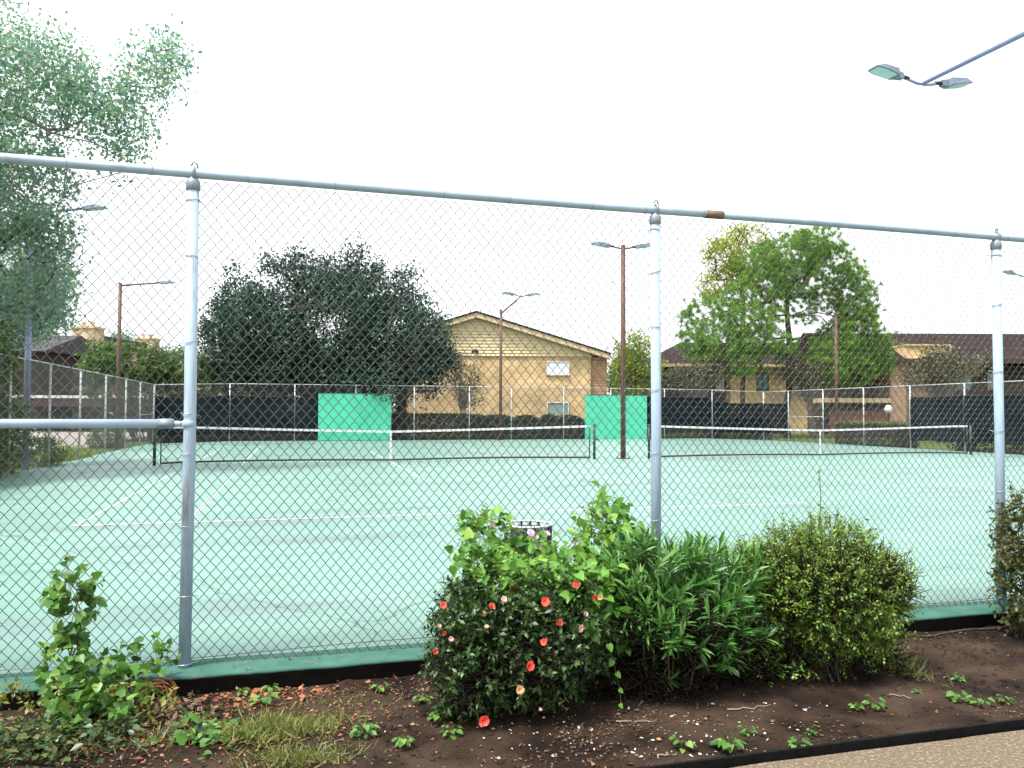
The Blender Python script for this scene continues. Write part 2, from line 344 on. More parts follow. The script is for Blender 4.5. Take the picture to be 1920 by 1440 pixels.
# ------------------------------------------------------------------ foliage helpers
T_OVAL = (np.array([(0, 0, 0), (-.28, .42, .05), (0, .45, -.03), (.28, .42, .05), (0, 1, -.10)]), np.array([(0, 2, 1), (0, 3, 2), (1, 2, 4), (2, 3, 4)]))
T_DIA = (np.array([(0, 0, 0), (-.27, .5, .04), (.27, .5, .04), (0, 1, -.05)]), np.array([(0, 2, 1), (1, 2, 3)]))
T_LANCE = (np.array([(0, 0, 0), (-.075, .35, .03), (0, .35, 0), (.075, .35, .03), (-.06, .7, .0), (0, .7, -.03), (.06, .7, .0), (0, 1, -.12)]),
           np.array([(0, 2, 1), (0, 3, 2), (1, 2, 5), (1, 5, 4), (2, 3, 6), (2, 6, 5), (4, 5, 7), (5, 6, 7)]))
T_HEART = (np.array([(0, 0, 0), (-.30, -.10, .05), (-.46, .22, .08), (-.30, .62, .03), (0, 1.0, -.14), (.30, .62, .03), (.46, .22, .08), (.30, -.10, .05), (0, .45, -.05)]),
           np.array([(0, 8, 1), (1, 8, 2), (2, 8, 3), (3, 8, 4), (4, 8, 5), (5, 8, 6), (6, 8, 7), (7, 8, 0)]))
T_NEEDLE = (np.array([(-.055, 0, 0), (.055, 0, 0), (0, 1, 0)]), np.array([(0, 1, 2)]))
T_BLADE = (np.array([(-.05, 0, 0), (.05, 0, 0), (-.04, .5, .06), (.04, .5, .06), (0, 1, .28)]), np.array([(0, 1, 3), (0, 3, 2), (2, 3, 4)]))
def unit(v): return v/(np.linalg.norm(v, axis=-1, keepdims=True)+1e-9)
def frames(yd, nd):
    """rotation matrices whose columns are x, y (leaf axis), z (leaf face)"""
    y = unit(yd); x = unit(np.cross(y, nd)); z = np.cross(x, y)
    return np.stack([x, y, z], -1)
def leaf_mesh(name, P, R, S, tmpl, mat):
    V, Fc = tmpl; n = len(P)
    W = np.einsum('nij,kj->nki', R, V)*np.asarray(S)[:, None, None]+P[:, None, :]
    I = (Fc[None]+(np.arange(n)*len(V))[:, None, None]).reshape(-1, 3)
    return np_mesh(name, W.reshape(-1, 3), I, mat)
def rdir(n, rg=rng): return unit(rg.normal(size=(n, 3)))
def in_ellipsoids(ells, n, shell=0.0, rg=rng, flat=None):
    """n points in the union of ellipsoids (cx,cy,cz,rx,ry,rz), pushed to the outside by shell"""
    e = np.array(ells, float); w = e[:, 3]*e[:, 4]*e[:, 5]; w = w**.75; k = rg.choice(len(e), n, p=w/w.sum())
    d = rdir(n, rg); r = rg.random(n)**(1/3); r = r*(1-shell)+shell*(.75+.25*rg.random(n))
    return e[k, :3]+d*e[k, 3:]*r[:, None], d
def twigs(ells, n, per, tl, ls, rg=rng, shell=.5, up=.5, zmin=None, jitter=.5):
    """leafy twigs: returns leaf positions, axes, faces, sizes and twig polylines"""
    p, d = in_ellipsoids(ells, n, shell, rg)
    if zmin is not None:
        ok = p[:, 2] > zmin; p, d = p[ok], d[ok]
    n = len(p); dr = unit(d+np.array((0, 0, up))+rg.normal(size=(n, 3))*jitter)
    L = tl*(.6+.8*rg.random(n))
    t = (np.arange(per)+.5)/per
    P = p[:, None]+dr[:, None]*(L[:, None, None]*t[None, :, None])
    side = unit(np.cross(dr, rdir(n, rg))); s2 = np.cross(dr, side)
    ang = (np.arange(per)*2.4)[None]+rg.random((n, 1))*6.28
    out = np.cos(ang)[..., None]*side[:, None]+np.sin(ang)[..., None]*s2[:, None]
    ax = unit(out*.9+dr[:, None]*.55+rg.normal(size=(n, per, 3))*.25-np.array((0, 0, .12)))
    nm = unit(np.array((0, 0, 1.0))+rg.normal(size=(n, per, 3))*.55)
    S = ls*(.6+.7*rg.random((n, per)))
    return P.reshape(-1, 3), ax.reshape(-1, 3), nm.reshape(-1, 3), S.ravel(), p, p+dr*L[:, None]
def sticks(name, A, B, r0, r1, mat, parent):
    """many thin three-sided sticks in one mesh"""
    d = unit(B-A); u = unit(np.cross(d, np.array((.31, .22, .92)))); w = np.cross(d, u); V = []
    for P, r in ((A, r0), (B, r1)):
        for k in range(3):
            a = 2.094*k; V.append(P+(math.cos(a)*u+math.sin(a)*w)*np.reshape(r, (-1, 1)))
    V = np.stack(V, 1); n = len(A)
    Q = np.array([(0, 1, 4, 3), (1, 2, 5, 4), (2, 0, 3, 5)])
    return obj(name, np_mesh(name, V.reshape(-1, 3), (Q[None]+(np.arange(n)*6)[:, None, None]).reshape(-1, 4), mat), parent)
def skeleton(base, top, tips, r_base, rg, parent, mat, name='trunk', bend=.12, minr=.012):
    """tapered trunk plus limbs reaching every tip: each tip joins the nearest node closer to the trunk"""
    base, top = np.array(base, float), np.array(top, float)
    N = 7; nodes = [base+(top-base)*i/(N-1)+(rg.normal(size=3)*np.array((1, 1, 0))*bend*.5 if 0 < i < N-1 else 0) for i in range(N)]
    par = [-1]+list(range(N-1))
    order = np.argsort(np.linalg.norm(tips-top, axis=1))
    for i in order:
        t = tips[i]; nd = np.array(nodes); dd = np.linalg.norm(nd-t, axis=1)+np.where(nd[:, 2] > t[2]+.3, 1.5, 0)+np.where(np.arange(len(nd)) < N//2, 4, 0)
        j = int(np.argmin(dd)); a = nd[j]; L = np.linalg.norm(t-a); k = max(1, min(4, int(L/.7))); prev = j
        for s in range(1, k+1):
            q = a+(t-a)*s/k
            if s < k: q = q+rg.normal(size=3)*bend*L*.25+np.array((0, 0, bend*L*.3))
            nodes.append(q); par.append(prev); prev = len(nodes)-1
    n = len(nodes); cnt = np.zeros(n)
    for i in range(n-1, -1, -1):
        if cnt[i] == 0: cnt[i] = 1
        if par[i] >= 0: cnt[par[i]] += cnt[i]
    rad = np.maximum(minr, r_base*np.sqrt(cnt/cnt[0])); rad[0] = r_base*1.25
    nd = np.array(nodes)
    mb = MB(); mb.tube(nd[:N], rad[:N], 9)
    mb.build(name, mat, parent, True)
    idx = np.arange(N, n); pa = np.array(par)[idx]
    mb = MB()
    for i, p in zip(idx, pa): mb.tube([nd[p], nd[i]], [min(rad[p], rad[i]*1.35), rad[i]], 5, False)
    tag(mb.build('limbs', mat, parent, True), kind='stuff')

# ================================================================== THE SETTING
FY = -18.28                      # near fence line
BY = 18.28                       # back fence line
LX, RX = -9.3, 24.4              # side fences
def H(x, y):
    """court surface: drains a little to the back and the sides"""
    x = np.asarray(x, float); y = np.asarray(y, float)
    return -.0045*np.maximum(0, y)-.11*np.clip((np.abs(x-7.4)-13)/4, 0, 1)*np.clip((y+14)/8, 0, 1)
GZ = -.26
def ground_sheet():
    n = 60; g = np.concatenate([-np.geomspace(1200, 45, 14), np.linspace(-40, 60, n), np.geomspace(70, 1200, 14)])
    X, Y = np.meshgrid(g, g); Z = np.full_like(X, GZ)+np.where(Y > 22, fbm(X*.13, Y*.13, 2)*.05, 0)
    k = len(g); i = np.arange(k*k).reshape(k, k); Q = np.stack([i[:-1, :-1], i[:-1, 1:], i[1:, 1:], i[1:, :-1]], -1).reshape(-1, 4)
    tag(obj('ground', np_mesh('ground', np.stack([X, Y, Z], -1).reshape(-1, 3), Q, 'grass')), kind='structure')
ground_sheet()
def court_surface():
    gx = np.linspace(LX-.35, RX+.35, 70); gy = np.linspace(FY-.12, BY+.35, 74)
    X, Y = np.meshgrid(gx, gy); Z = H(X, Y); nx, ny = len(gx), len(gy)
    i = np.arange(nx*ny).reshape(ny, nx); Q = np.stack([i[:-1, :-1], i[:-1, 1:], i[1:, 1:], i[1:, :-1]], -1).reshape(-1, 4)
    V = np.stack([X, Y, Z], -1).reshape(-1, 3)
    # skirt so that the slab has thickness
    rim = np.concatenate([i[0, :], i[1:, -1], i[-1, -2::-1], i[-2:0:-1, 0]])
    lo = V[rim].copy(); lo[:, 2] = -.34; k = len(V); V = np.concatenate([V, lo]); m = len(rim); a = np.arange(m)
    Q = np.concatenate([Q, np.stack([rim[a], k+a, k+(a+1) % m, rim[(a+1) % m]], -1)])
    o = obj('court_surface', np_mesh('court_surface', V, Q, 'court', False)); tag(o, kind='structure')
    return o
court = court_surface()
def kerb():
    # painted concrete kerb strip under the near fence, with chipped edge
    xs = np.linspace(-13, 13, 420); mb = MB(); V = []; 
    for x in xs:
        c = .012*fbm(x*3.1, 2.7, 3); d = .010*abs(fbm(x*9, 5.1, 2))
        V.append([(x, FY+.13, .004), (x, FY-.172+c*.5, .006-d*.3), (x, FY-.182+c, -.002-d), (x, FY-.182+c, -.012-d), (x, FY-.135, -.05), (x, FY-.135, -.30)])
    V = np.array(V).reshape(-1, 3); Q = []
    for i in range(len(xs)-1):
        for k in range(5): Q.append((i*6+k, i*6+k+1, i*6+k+7, i*6+k+6))
    me = np_mesh('kerb', V, np.array(Q), 'kerb'); me.materials.append(MAT['kerb_face'])
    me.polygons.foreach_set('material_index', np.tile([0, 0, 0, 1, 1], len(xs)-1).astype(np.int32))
    tag(obj('kerb', me), kind='structure')
kerb()
def court_lines():
    def strip(x0, x1, y0, y1, z=.004):
        n = max(2, int(max(x1-x0, y1-y0)/.7)); mb = MB(); V = []
        for i in range(n+1):
            t = i/n
            if x1-x0 > y1-y0: a, b = (x0+(x1-x0)*t, y0), (x0+(x1-x0)*t, y1)
            else: a, b = (x1, y0+(y1-y0)*t), (x0, y0+(y1-y0)*t)
            V += [(a[0], a[1], float(H(*a))+z), (b[0], b[1], float(H(*b))+z)]
        mb.add(V, [(2*i, 2*i+2, 2*i+3, 2*i+1) for i in range(n)])
        return mb.build('court_line', 'line', court)
    w = .05
    for cx in (0., 14.68):
        for s in (-1, 1):
            strip(cx+s*5.485-w/2, cx+s*5.485+w/2, -11.885+.05, 11.885-.05); strip(cx+s*4.115-w/2, cx+s*4.115+w/2, -11.885+.05, 11.885-.05)
            strip(cx-5.51, cx+5.51, s*11.885-.05, s*11.885+.05, .005)
            strip(cx-4.14, cx+4.14, s*6.40-w/2, s*6.40+w/2, .005)
            strip(cx-w/2, cx+w/2, min(s*11.835, s*11.73), max(s*11.835, s*11.73), .004)
        strip(cx-w/2, cx+w/2, -6.37, 6.37)
court_lines()
def zdirt(x, y):
    t = np.clip((-18.47-np.asarray(y, float))/1.75, 0, 1)
    return -.105+.07*t+.05*fbm(np.asarray(x)*.9, np.asarray(y)*1.3, 3)*np.sin(np.pi*np.clip(t, .08, .92))+.022*fbm(np.asarray(x)*7, np.asarray(y)*7, 4)
def bed():
    gx = np.arange(-9.5, 9.5, .032); gy = np.arange(-20.25, -18.44, .032); X, Y = np.meshgrid(gx, gy); Z = zdirt(X, Y)
    i = np.arange(X.size).reshape(X.shape); Q = np.stack([i[:-1, :-1], i[:-1, 1:], i[1:, 1:], i[1:, :-1]], -1).reshape(-1, 4)
    tag(obj('soil_bed', np_mesh('soil_bed', np.stack([X, Y, Z], -1).reshape(-1, 3), Q, 'dirt', True)), kind='structure')
bed()
# pavement the photographer stands on, with its slightly crumbled edge
def sidewalk():
    xs = np.linspace(-12, 12, 300); V = []
    for x in xs:
        e = .010*fbm(x*4, 1.3, 3); V.append([(x, -26, 0), (x, -20.285+e, .0), (x, -20.27+e, -.012), (x, -20.268+e, -.2)])
    V = np.array(V).reshape(-1, 3); Q = [(i*4+k, i*4+4+k, i*4+5+k, i*4+1+k) for i in range(299) for k in range(3)]
    tag(obj('sidewalk', np_mesh('sidewalk', V, np.array(Q), 'aggregate')), kind='structure')
sidewalk()
mb = MB()
pl = [(x, -20.245+.004*math.sin(x*1.7)) for x in np.linspace(-12, 12, 60)]
V = []
for x, y in pl: V += [(x, y-.008, -.15), (x, y-.008, .030), (x, y+.008, .030), (x, y+.008, -.15)]
mb.add(V, [(i*4+k, i*4+4+k, i*4+4+(k+1) % 4, i*4+(k+1) % 4) for i in range(59) for k in range(3)])
e = mb.build('garden_edging', 'edging'); tag(e, 'black strip of edging between the soil bed and the aggregate sidewalk', 'edging')
# paved car park far left
mb = MB().box(-60, -11.5, 14, 75, GZ-.2, GZ+.06); tag(mb.build('car_park', 'pavement'), kind='structure')

# ================================================================== FENCES
BAY = 3.05; NW = 94; CW = BAY/NW*2; FH = 2.85; HZ = .0375
def chain_mesh():
    """woven diamonds for one bay: every wire is a flattened zigzag hooked into its neighbours"""
    hw = CW/2; nseg = int(FH/HZ); r = .0024
    z = np.arange(nseg*2+1)*HZ/2
    base = []
    for par in (0, 1):
        k = np.arange(nseg*2+1); tri = np.abs(((k/2+par) % 2)-1)           # 1..0..1
        x = -.0012+(hw+.0024)*(1-tri); y = np.where(k % 2 == 1, np.where(((k//2)+par) % 2 == 0, .0028, -.0028), 0.0)
        base.append(np.stack([x, y, z], -1))
    ring = np.array([(1, 0), (0, 1), (-1, 0), (0, -1)])*r
    Vs, Fs = [], []; off = 0
    for i in range(NW):
        b = base[i % 2].copy(); b[:, 0] += i*hw; m = len(b)
        dx = np.gradient(b[:, 0]); dz = np.gradient(b[:, 2]); L = np.hypot(dx, dz); nx, nz = dz/L, -dx/L
        V = np.stack([b+np.stack([nx*a, np.full(m, c), nz*a], -1) for a, c in ring], 1).reshape(-1, 3)
        j = np.arange(m-1)[:, None]; k = np.arange(4)[None]
        Fq = np.stack([j*4+k, j*4+(k+1) % 4, (j+1)*4+(k+1) % 4, (j+1)*4+k], -1).reshape(-1, 4)+off
        Vs.append(V); Fs.append(Fq); off += len(V)
    V = np.concatenate(Vs)      # slack and small knocks in the fabric, none at the bay's ends
    e = np.sin(np.clip(V[:, 0]/BAY, 0, 1)*np.pi)**.5
    V[:, 1] += e*.030*fbm(V[:, 0]*.9+4, V[:, 2]*.9, 3)+e*.006*fbm(V[:, 0]*6, V[:, 2]*6, 2); V[:, 0] += e*.012*fbm(V[:, 0]*2.2+9, V[:, 2]*2.2, 3); V[:, 2] += e*.012*fbm(V[:, 0]*2.4+31, V[:, 2]*2.0+5, 3)
    return V, np.concatenate(Fs)
cv, cf = chain_mesh()
CH_NEAR = np_mesh('chain_link_mesh', cv, cf, 'wire')
CH_FAR = np_mesh('chain_link_mesh_weathered', cv, cf, 'wire_far')

def near_fence():
    f = wthing('chain_link_fence', 'tall galvanised chain link fence along the soil bed with shrubs against it', 'fence', (-.3, FY, 0))
    xs = [-9.47, -6.42, -3.37, -.315, 2.70, 5.75, 8.8]; top = 2.957; R = .0355
    rings = {-3.37: (2.79, 2.45, 1.93, 1.50, 1.26, .83, .42, .02), -.315: (2.81, 2.51, 2.12, 1.68, 1.24, .77, .35), 2.70: (2.80, 2.40, 1.86, 1.38, .9, .45)}
    for x in xs:
        p = MB().tube([(x, FY, -.05), (x+.006, FY, 1.4), (x, FY, 2.868)], R, 20).build('post', 'galv', f, True)
        c = MB().lathe([(R+.003, 2.855), (R+.006, 2.858), (R+.006, 2.900), (R+.003, 2.912), (.030, 2.922), (.024, 2.935)], (x, FY, 0), 20).build('post_cap', 'galv_cap', f, True)
        m = MB().ring((x+.004, FY, top), .038, .009, (1, 0, .0), 18, 6)
        m.tube([(x-.012, FY-.01, top+.045), (x, FY-.006, top+.072), (x+.02, FY, top+.062), (x+.026, FY+.004, top+.035)], .006, 5)
        m.build('rail_eye', 'galv_cap', f, True)
        for z in rings.get(x, (2.8, 2.4, 1.9, 1.3, .8, .3)):
            tl = random.uniform(-.18, .18)
            t = MB().ring((x, FY, z), R+.003, .0022, (tl, .10, 1), 20, 4)
            t.tube([(x+R+.002, FY+.012, z), (x+R+.022, FY+.034, z-.006), (x+R+.03, FY+.03, z-.018)], .0019, 4)
            t.tube([(x-R-.002, FY+.012, z+.004), (x-R-.018, FY+.036, z+.01)], .0019, 4)
            t.build('tie_wire', 'tie', f)
    # top rail in swaged lengths
    for a, b in zip([-9.47, -5.2, .15, 6.2], [-5.2, .15, 6.2, 9.0]):
        pts = [(x, FY, top+.004*math.sin(x*1.1)) for x in np.linspace(a, b, 8)]
        rr = [.029]*7+[.027]
        MB().tube(pts, rr, 14).build('top_rail', 'galv_rail', f, True)
        MB().tube([(b-.07, FY, top+.004*math.sin(b*1.1)), (b+.07, FY, top+.004*math.sin(b*1.1))], .0305, 14).build('rail_sleeve', 'rusty', f, True)
    for i, x in enumerate(np.arange(-9.2, 8.9, .52)):
        x += random.uniform(-.12, .12)
        t = MB().ring((x, FY, top+.004*math.sin(x*1.1)),   .0305, .0018, (1, random.uniform(-.1, .1), random.uniform(-.12, .12)), 14, 4)
        t.tube([(x, FY+.012, top-.03), (x-.012, FY+.03, top-.05), (x+.004, FY+.032, top-.062)], .0018, 4)
        t.build('tie_wire', 'tie', f)
    # short brace rail in the left bay, clamped to the post
    for a, b in ((-6.42, -3.37),):
        MB().tube([(a+.06, FY, 1.445), (b-.13, FY, 1.445)], .027, 14).build('brace_rail', 'galv_rail', f, True)
        MB().tube([(b-.17, FY, 1.445), (b-.085, FY, 1.445)], .031, 14).build('rail_cup', 'galv_cap', f, True)
        MB().tube([(b-.09, FY, 1.445), (b-.03, FY, 1.443)], [.02, .016], 10).build('rail_clamp', 'galv', f, True)
        MB().lathe([(R+.002, 1.425), (R+.005, 1.427), (R+.005, 1.462), (R+.002, 1.464)], (b, FY, 0), 20).build('rail_band', 'galv', f, True)
    # woven fabric on the court side, one length per bay, and its bottom tension wire
    for a, b in zip(xs[:-1], xs[1:]):
        o = obj('chain_link_mesh', CH_NEAR, f); o.location = (a, FY+R+.006, top-.03-FH*1.028); o.scale = ((b-a)/BAY, 1, 1.027); tag(o, kind='stuff')
    pts = [(x, FY+R+.012, .048+.012*math.sin(x*2.2)) for x in np.linspace(-9.4, 8.8, 60)]
    MB().tube(pts, .0024, 5).build('tension_wire', 'wire', f)
    return f
near_fence()

def far_fence(pts, label, braces=(), hgt=2.87, big=()):
    """pts: post feet in order"""
    f = wthing('chain_link_fence', label, 'fence', (pts[0][0], pts[0][1], float(H(*pts[0]))))
    P = [(x, y, float(H(x, y))) for x, y in pts]
    for i, (x, y, z) in enumerate(P):
        r = .045 if i in big else .032
        MB().tube([(x, y, z-.1), (x, y, z+hgt)], r, 8).build('post', 'galv_far', f, True)
    for (a, b), i in zip(zip(P[:-1], P[1:]), range(99)):
        MB().tube([(a[0], a[1], a[2]+hgt), (b[0], b[1], b[2]+hgt)], .021, 6).build('top_rail', 'galv_far', f, True)
        if i in braces: MB().tube([(a[0], a[1], a[2]+1.42), (b[0], b[1], b[2]+1.42)], .021, 6).build('brace_rail', 'galv_far', f, True)
        L = math.dist(a[:2], b[:2]); o = obj('chain_link_mesh', CH_FAR, f)
        rot = Matrix.Rotation(math.atan2(b[1]-a[1], b[0]-a[0]), 4, 'Z') @ Matrix.Rotation(-math.asin((b[2]-a[2])/L), 4, 'Y')
        o.matrix_basis = Matrix.Translation((a[0], a[1], a[2]+.03)) @ rot @ Matrix.Diagonal((L/BAY, 1, (hgt-.04)/FH, 1)); tag(o, kind='stuff')
    return f
bx = [LX, -5.83, -2.71, .34, 3.39, 6.37, 8.72, 11.74, 14.56, 17.9, 20.97, RX]
far_fence([(x, BY) for x in bx], 'weathered chain link fence closing the far end of the tennis courts', braces=(0,), big=(0,))
ly = [-18.2, -15, -11.8, -8.5, -5.2, -1.98, 1.23, 4.47, 7.99, 11.54, 14.62, BY-.06]
far_fence([(LX, y) for y in ly], 'chain link side fence overgrown with vines near the carport', braces=(10,))
ry = [BY-.06, 15.79, 12.73, 9.63, 6.57, 3.53, .5, -2.5, -5.6, -8.6, -11.7, -14.8, -18.2]
far_fence([(RX, y) for y in ry], 'chain link side fence in front of the brown roofed apartments', braces=(1,))

# windscreens: dark cloth tied to the court side of the far fences
def windscreen(a, b, z0, z1, label, sag=.05, inset=.06, n=None, wav=.025):
    a, b = np.array(a, float), np.array(b, float); L = np.linalg.norm(b-a); nx = max(12, int(L/.16)); nz = 12
    d = (b-a)/L; nrm = np.array((d[1], -d[0]));
    U, W = np.meshgrid(np.linspace(0, 1, nx), np.linspace(0, 1, nz))
    # pinned at the top every 0.6 m, hanging a little between
    zz = z0+(z1-z0)*W-sag*np.abs(np.sin(U*L/.75*math.pi))*W*.7-sag*2*np.sin(U*math.pi)*W+.05*(fbm(U*L*.8, W+3, 2))*(1-W)
    off = inset+wav*2*fbm(U*L*.9, W*1.5+a[0], 3)*(.4+np.sin(W*math.pi))
    x = a[0]+d[0]*L*U+nrm[0]*off; y = a[1]+d[1]*L*U+nrm[1]*off; zz = zz+H(x, y)
    i = np.arange(nx*nz).reshape(nz, nx); Q = np.stack([i[:-1, :-1], i[:-1, 1:], i[1:, 1:], i[1:, :-1]], -1).reshape(-1, 4)
    base = ((a[0]+b[0])/2, (a[1]+b[1])/2, 0.)
    t = wthing('windscreen', label, 'windscreen', base)
    obj('screen_cloth', np_mesh('screen_cloth', np.stack([x, y, zz], -1).reshape(-1, 3), Q, 'screen', True), t)
    hem = [(x[-1, k], y[-1, k]-.004, zz[-1, k]) for k in range(nx)]
    MB().tube(hem, .012, 4).build('hem', 'netcord', t)
    return t
windscreen((LX+.05, BY), (-5.83, BY), .38, 2.32, 'navy windscreen tied to the far fence between its corner post and the next post', inset=.07)
w2 = windscreen((-5.80, BY), (-2.71, BY), .38, 2.30, 'navy windscreen on the far fence second bay from the carport corner', sag=.03, inset=.06)
windscreen((-2.68, BY), (-1.5, BY), .38, 2.26, 'short dark windscreen beside the practice board under the big oak', sag=.03)
windscreen((16.75, BY), (20.9, BY), .62, 2.42, 'black windscreen right beside the practice board lit bright green', sag=.01)
s4 = windscreen((21.05, BY), (RX-.05, BY), .38, 2.25, 'sagging black windscreen in the far corner bay before the pine', sag=.05)
windscreen((RX, BY-.1), (RX, 15.85), .38, 2.2, 'narrow black windscreen turning the corner below the pine', sag=.02)
windscreen((RX, 6.5), (RX, 3.6), .38, 2.36, 'dark windscreen on the side fence beside the brick pier', sag=.02)
windscreen((RX, 3.5), (RX, -5.6), .38, 2.36, 'long dark windscreen on the side fence past the net post', sag=.02)

# practice boards
def practice_board(x0, x1, z0, z1, label):
    t = wthing('practice_board', label, 'practice board', ((x0+x1)/2, BY-.17, float(H((x0+x1)/2, BY))))
    z0 += float(H((x0+x1)/2, BY)); n = 3
    for i in range(n):
        a, b = x0+(x1-x0)*i/n, x0+(x1-x0)*(i+1)/n
        MB().box(a+.002, b-.002, BY-.20, BY-.16, z0, z1).build('panel', 'board', t)
    for i in range(n+1):
        x = x0+.05+(x1-x0-.1)*i/n; MB().box(x-.045, x+.045, BY-.158, BY-.07, z0-.03, z1-.03).build('stud', 'board', t)
    MB().box(x0-.02, x1+.02, BY-.205, BY-.06, z1+.002, z1+.03).build('cap_strip', 'kerb', t)
practice_board(-1.55, 2.16, .03, 2.33, 'green painted practice board under the overhanging oak')
practice_board(12.97, 16.70, .03, 2.38, 'bright green practice board behind the brown court lamp post')

# ================================================================== NETS
def tennis_net(cx, label):
    t = wthing('tennis_net', label, 'tennis net', (cx, 0, 0))
    z = lambda x: float(H(x, 0))
    for s in (-1, 1):
        x = cx+s*6.40
        MB().tube([(x, 0, z(x)-.05), (x, 0, z(x)+1.07)], .042, 12).build('net_post', 'greenblack', t, True)
        MB().lathe([(.044, 1.07), (.044, 1.085), (.03, 1.10), (.01, 1.105)], (x, 0, z(x)), 12).build('post_cap', 'black', t, True)
        m = MB().tube([(x+s*.03, -.02, z(x)+.62), (x+s*.10, -.03, z(x)+.62)], .028, 8); m.tube([(x+s*.10, -.03, z(x)+.62), (x+s*.12, -.10, z(x)+.56)], .012, 6)
        m.build('winder', 'black', t, True)
        MB().tube([(x-s*.16, 0, z(x)+.03), (x-s*.16, 0, z(x)+1.03)], .018, 6).build('side_dowel', 'black', t, True)
    top = lambda u: 1.07-.156*(1-abs(u)**1.15)+.0            # u in -1..1
    xs = np.linspace(-6.24, 6.24, 278)
    bot = lambda x: .055+.03*abs(math.sin(abs(x)/6.24*math.pi))*(1 if abs(x) > .05 else 0)
    m = MB()
    for x in xs: m.tube([(cx+x, 0, z(cx+x)+bot(x)), (cx+x, 0, z(cx+x)+top(x/6.4)-.01)], .0017, 3, False)
    for k in range(1, 22):
        pts = [(cx+x, .002, z(cx+x)+bot(x)+(top(x/6.4)-bot(x))*k/22) for x in np.linspace(-6.24, 6.24, 24)]
        m.tube(pts, .0017, 3, False)
    tag(m.build('net_mesh', 'netcord', t), kind='stuff')
    n = 48; V = []; Fc = []
    for i in range(n+1):
        x = -6.26+12.52*i/n; h = z(cx+x)+top(x/6.4)
        V += [(cx+x, -.012, h-.062), (cx+x, -.012, h), (cx+x, .012, h), (cx+x, .012, h-.062)]
    for i in range(n):
        for k in range(4): Fc.append((i*4+k, i*4+4+k, i*4+4+(k+1) % 4, i*4+(k+1) % 4))
    MB().add(V, Fc).build('headband', 'white_band', t)
    MB().tube([(cx+x, 0, z(cx+x)+bot(x)) for x in np.linspace(-6.24, 6.24, 40)], .03, 6).build('bottom_band', 'netcord', t)
    MB().box(cx-.027, cx+.027, -.016, -.0125, .03, .914).build('centre_strap', 'white_band', t)
    MB().tube([(cx-6.4, 0, 1.06), (cx-6.26, 0, 1.045)], .006, 5).build('net_cable', 'black', t); MB().tube([(cx+6.26, 0, 1.045), (cx+6.4, 0, 1.06)], .006, 5).build('net_cable', 'black', t)
tennis_net(0, 'tennis net on the court nearer the carport, white band and centre strap')
tennis_net(14.68, 'tennis net on the court beside the brown roofed apartments')

# ================================================================== COURT LIGHTS
def lamp_head(t, p, d, L=.62, w=.30):
    """flat wedge-shaped flood head at p pointing along horizontal-ish d, glass below"""
    d = np.array(d, float); d /= np.linalg.norm(d); sx = np.cross(d, (0, 0, 1.)); sx /= np.linalg.norm(sx); up = np.cross(sx, d); p = np.array(p, float)
    def q(a, b, c): return p+d*a+sx*b+up*c
    sec = [(0, .05, .05, -.05), (.12, .06, .06, -.06), (.16, w*.42, .075, -.045), (L*.75, w*.5, .065, -.02), (L, w*.40, .02, -.005)]
    V = []; Fc = []
    for a, hw, hi, lo in sec: V += [q(a, -hw, lo), q(a, hw, lo), q(a, hw*.8, hi), q(a, -hw*.8, hi)]
    for i in range(len(sec)-1):
        for k in range(4): Fc.append((i*4+k, i*4+(k+1) % 4, i*4+4+(k+1) % 4, i*4+4+k))
    Fc += [(3, 2, 1, 0), tuple(range(len(V)-4, len(V)))]
    h = MB().add(V, Fc).build('lamp_head', 'lamp_head', t)
    g = [q(.20, -w*.36, -.052), q(.20, w*.36, -.052), q(L*.74, w*.42, -.030), q(L*.74, -w*.42, -.030), q(L*.96, w*.34, -.014), q(L*.96, -w*.34, -.014)]
    g2 = [v+up*.012 for v in g]
    MB().add(g+g2, [(0, 3, 2, 1), (3, 5, 4, 2), (6, 7, 8, 9), (9, 8, 10, 11), (0, 1, 7, 6), (1, 2, 8, 7), (2, 4, 10, 8), (4, 5, 11, 10), (5, 3, 9, 11), (3, 0, 6, 9)]).build('lens', 'lamp_glass', h)
    MB().tube([p-d*.13, p+d*.03], .035, 8).build('knuckle', 'black', t, True)
    return h
def tee(t, c, axis, half, mat):
    """cross bar carrying two heads, bent slightly up at the ends"""
    c = np.array(c, float); a = np.array(axis, float); a /= np.linalg.norm(a)
    e0, e1 = c-a*half+np.array((0, 0, .07)), c+a*half+np.array((0, 0, .07))
    MB().tube([e0, c-a*half*.25, c+a*half*.25, e1], .026, 8).build('cross_bar', mat, t, True)
    lamp_head(t, e0, -a+np.array((0, 0, .10))); lamp_head(t, e1, a+np.array((0, 0, .10)))
def pole(t, x, y, h, r=.085, mat='rust_pole', base=True):
    z = float(H(x, y)) if LX < x < RX and FY < y < BY else GZ
    MB().tube([(x, y, z), (x, y, h)], [r, r*.86], 12).build('pole', mat, t, True)
    MB().box(x-.17, x+.17, y-.17, y+.17, z, z+.025).build('base_plate', mat, t)
    for a in (-1, 1):
        for b in (-1, 1): MB().tube([(x+a*.13, y+b*.13, z+.02), (x+a*.13, y+b*.13, z+.07)], .016, 6).build('bolt', mat, t)
    MB().tube([(x, y, h), (x, y, h+.03)], [r, r*.7], 12).build('pole_cap', mat, t, True)
t = wthing('court_lamp', 'brown lamp post with two heads standing between the two nets', 'lamp post', (7.38, 0, 0)); pole(t, 7.38, 0, 6.82); tee(t, (7.38, 0, 6.74), (1, -.15, 0), .42, 'rust_pole')
t = wthing('court_lamp', 'brown lamp post with long arm before the tan brick house', 'lamp post', (7.93, 17.6, -.08)); pole(t, 7.93, 17.6, 6.9)
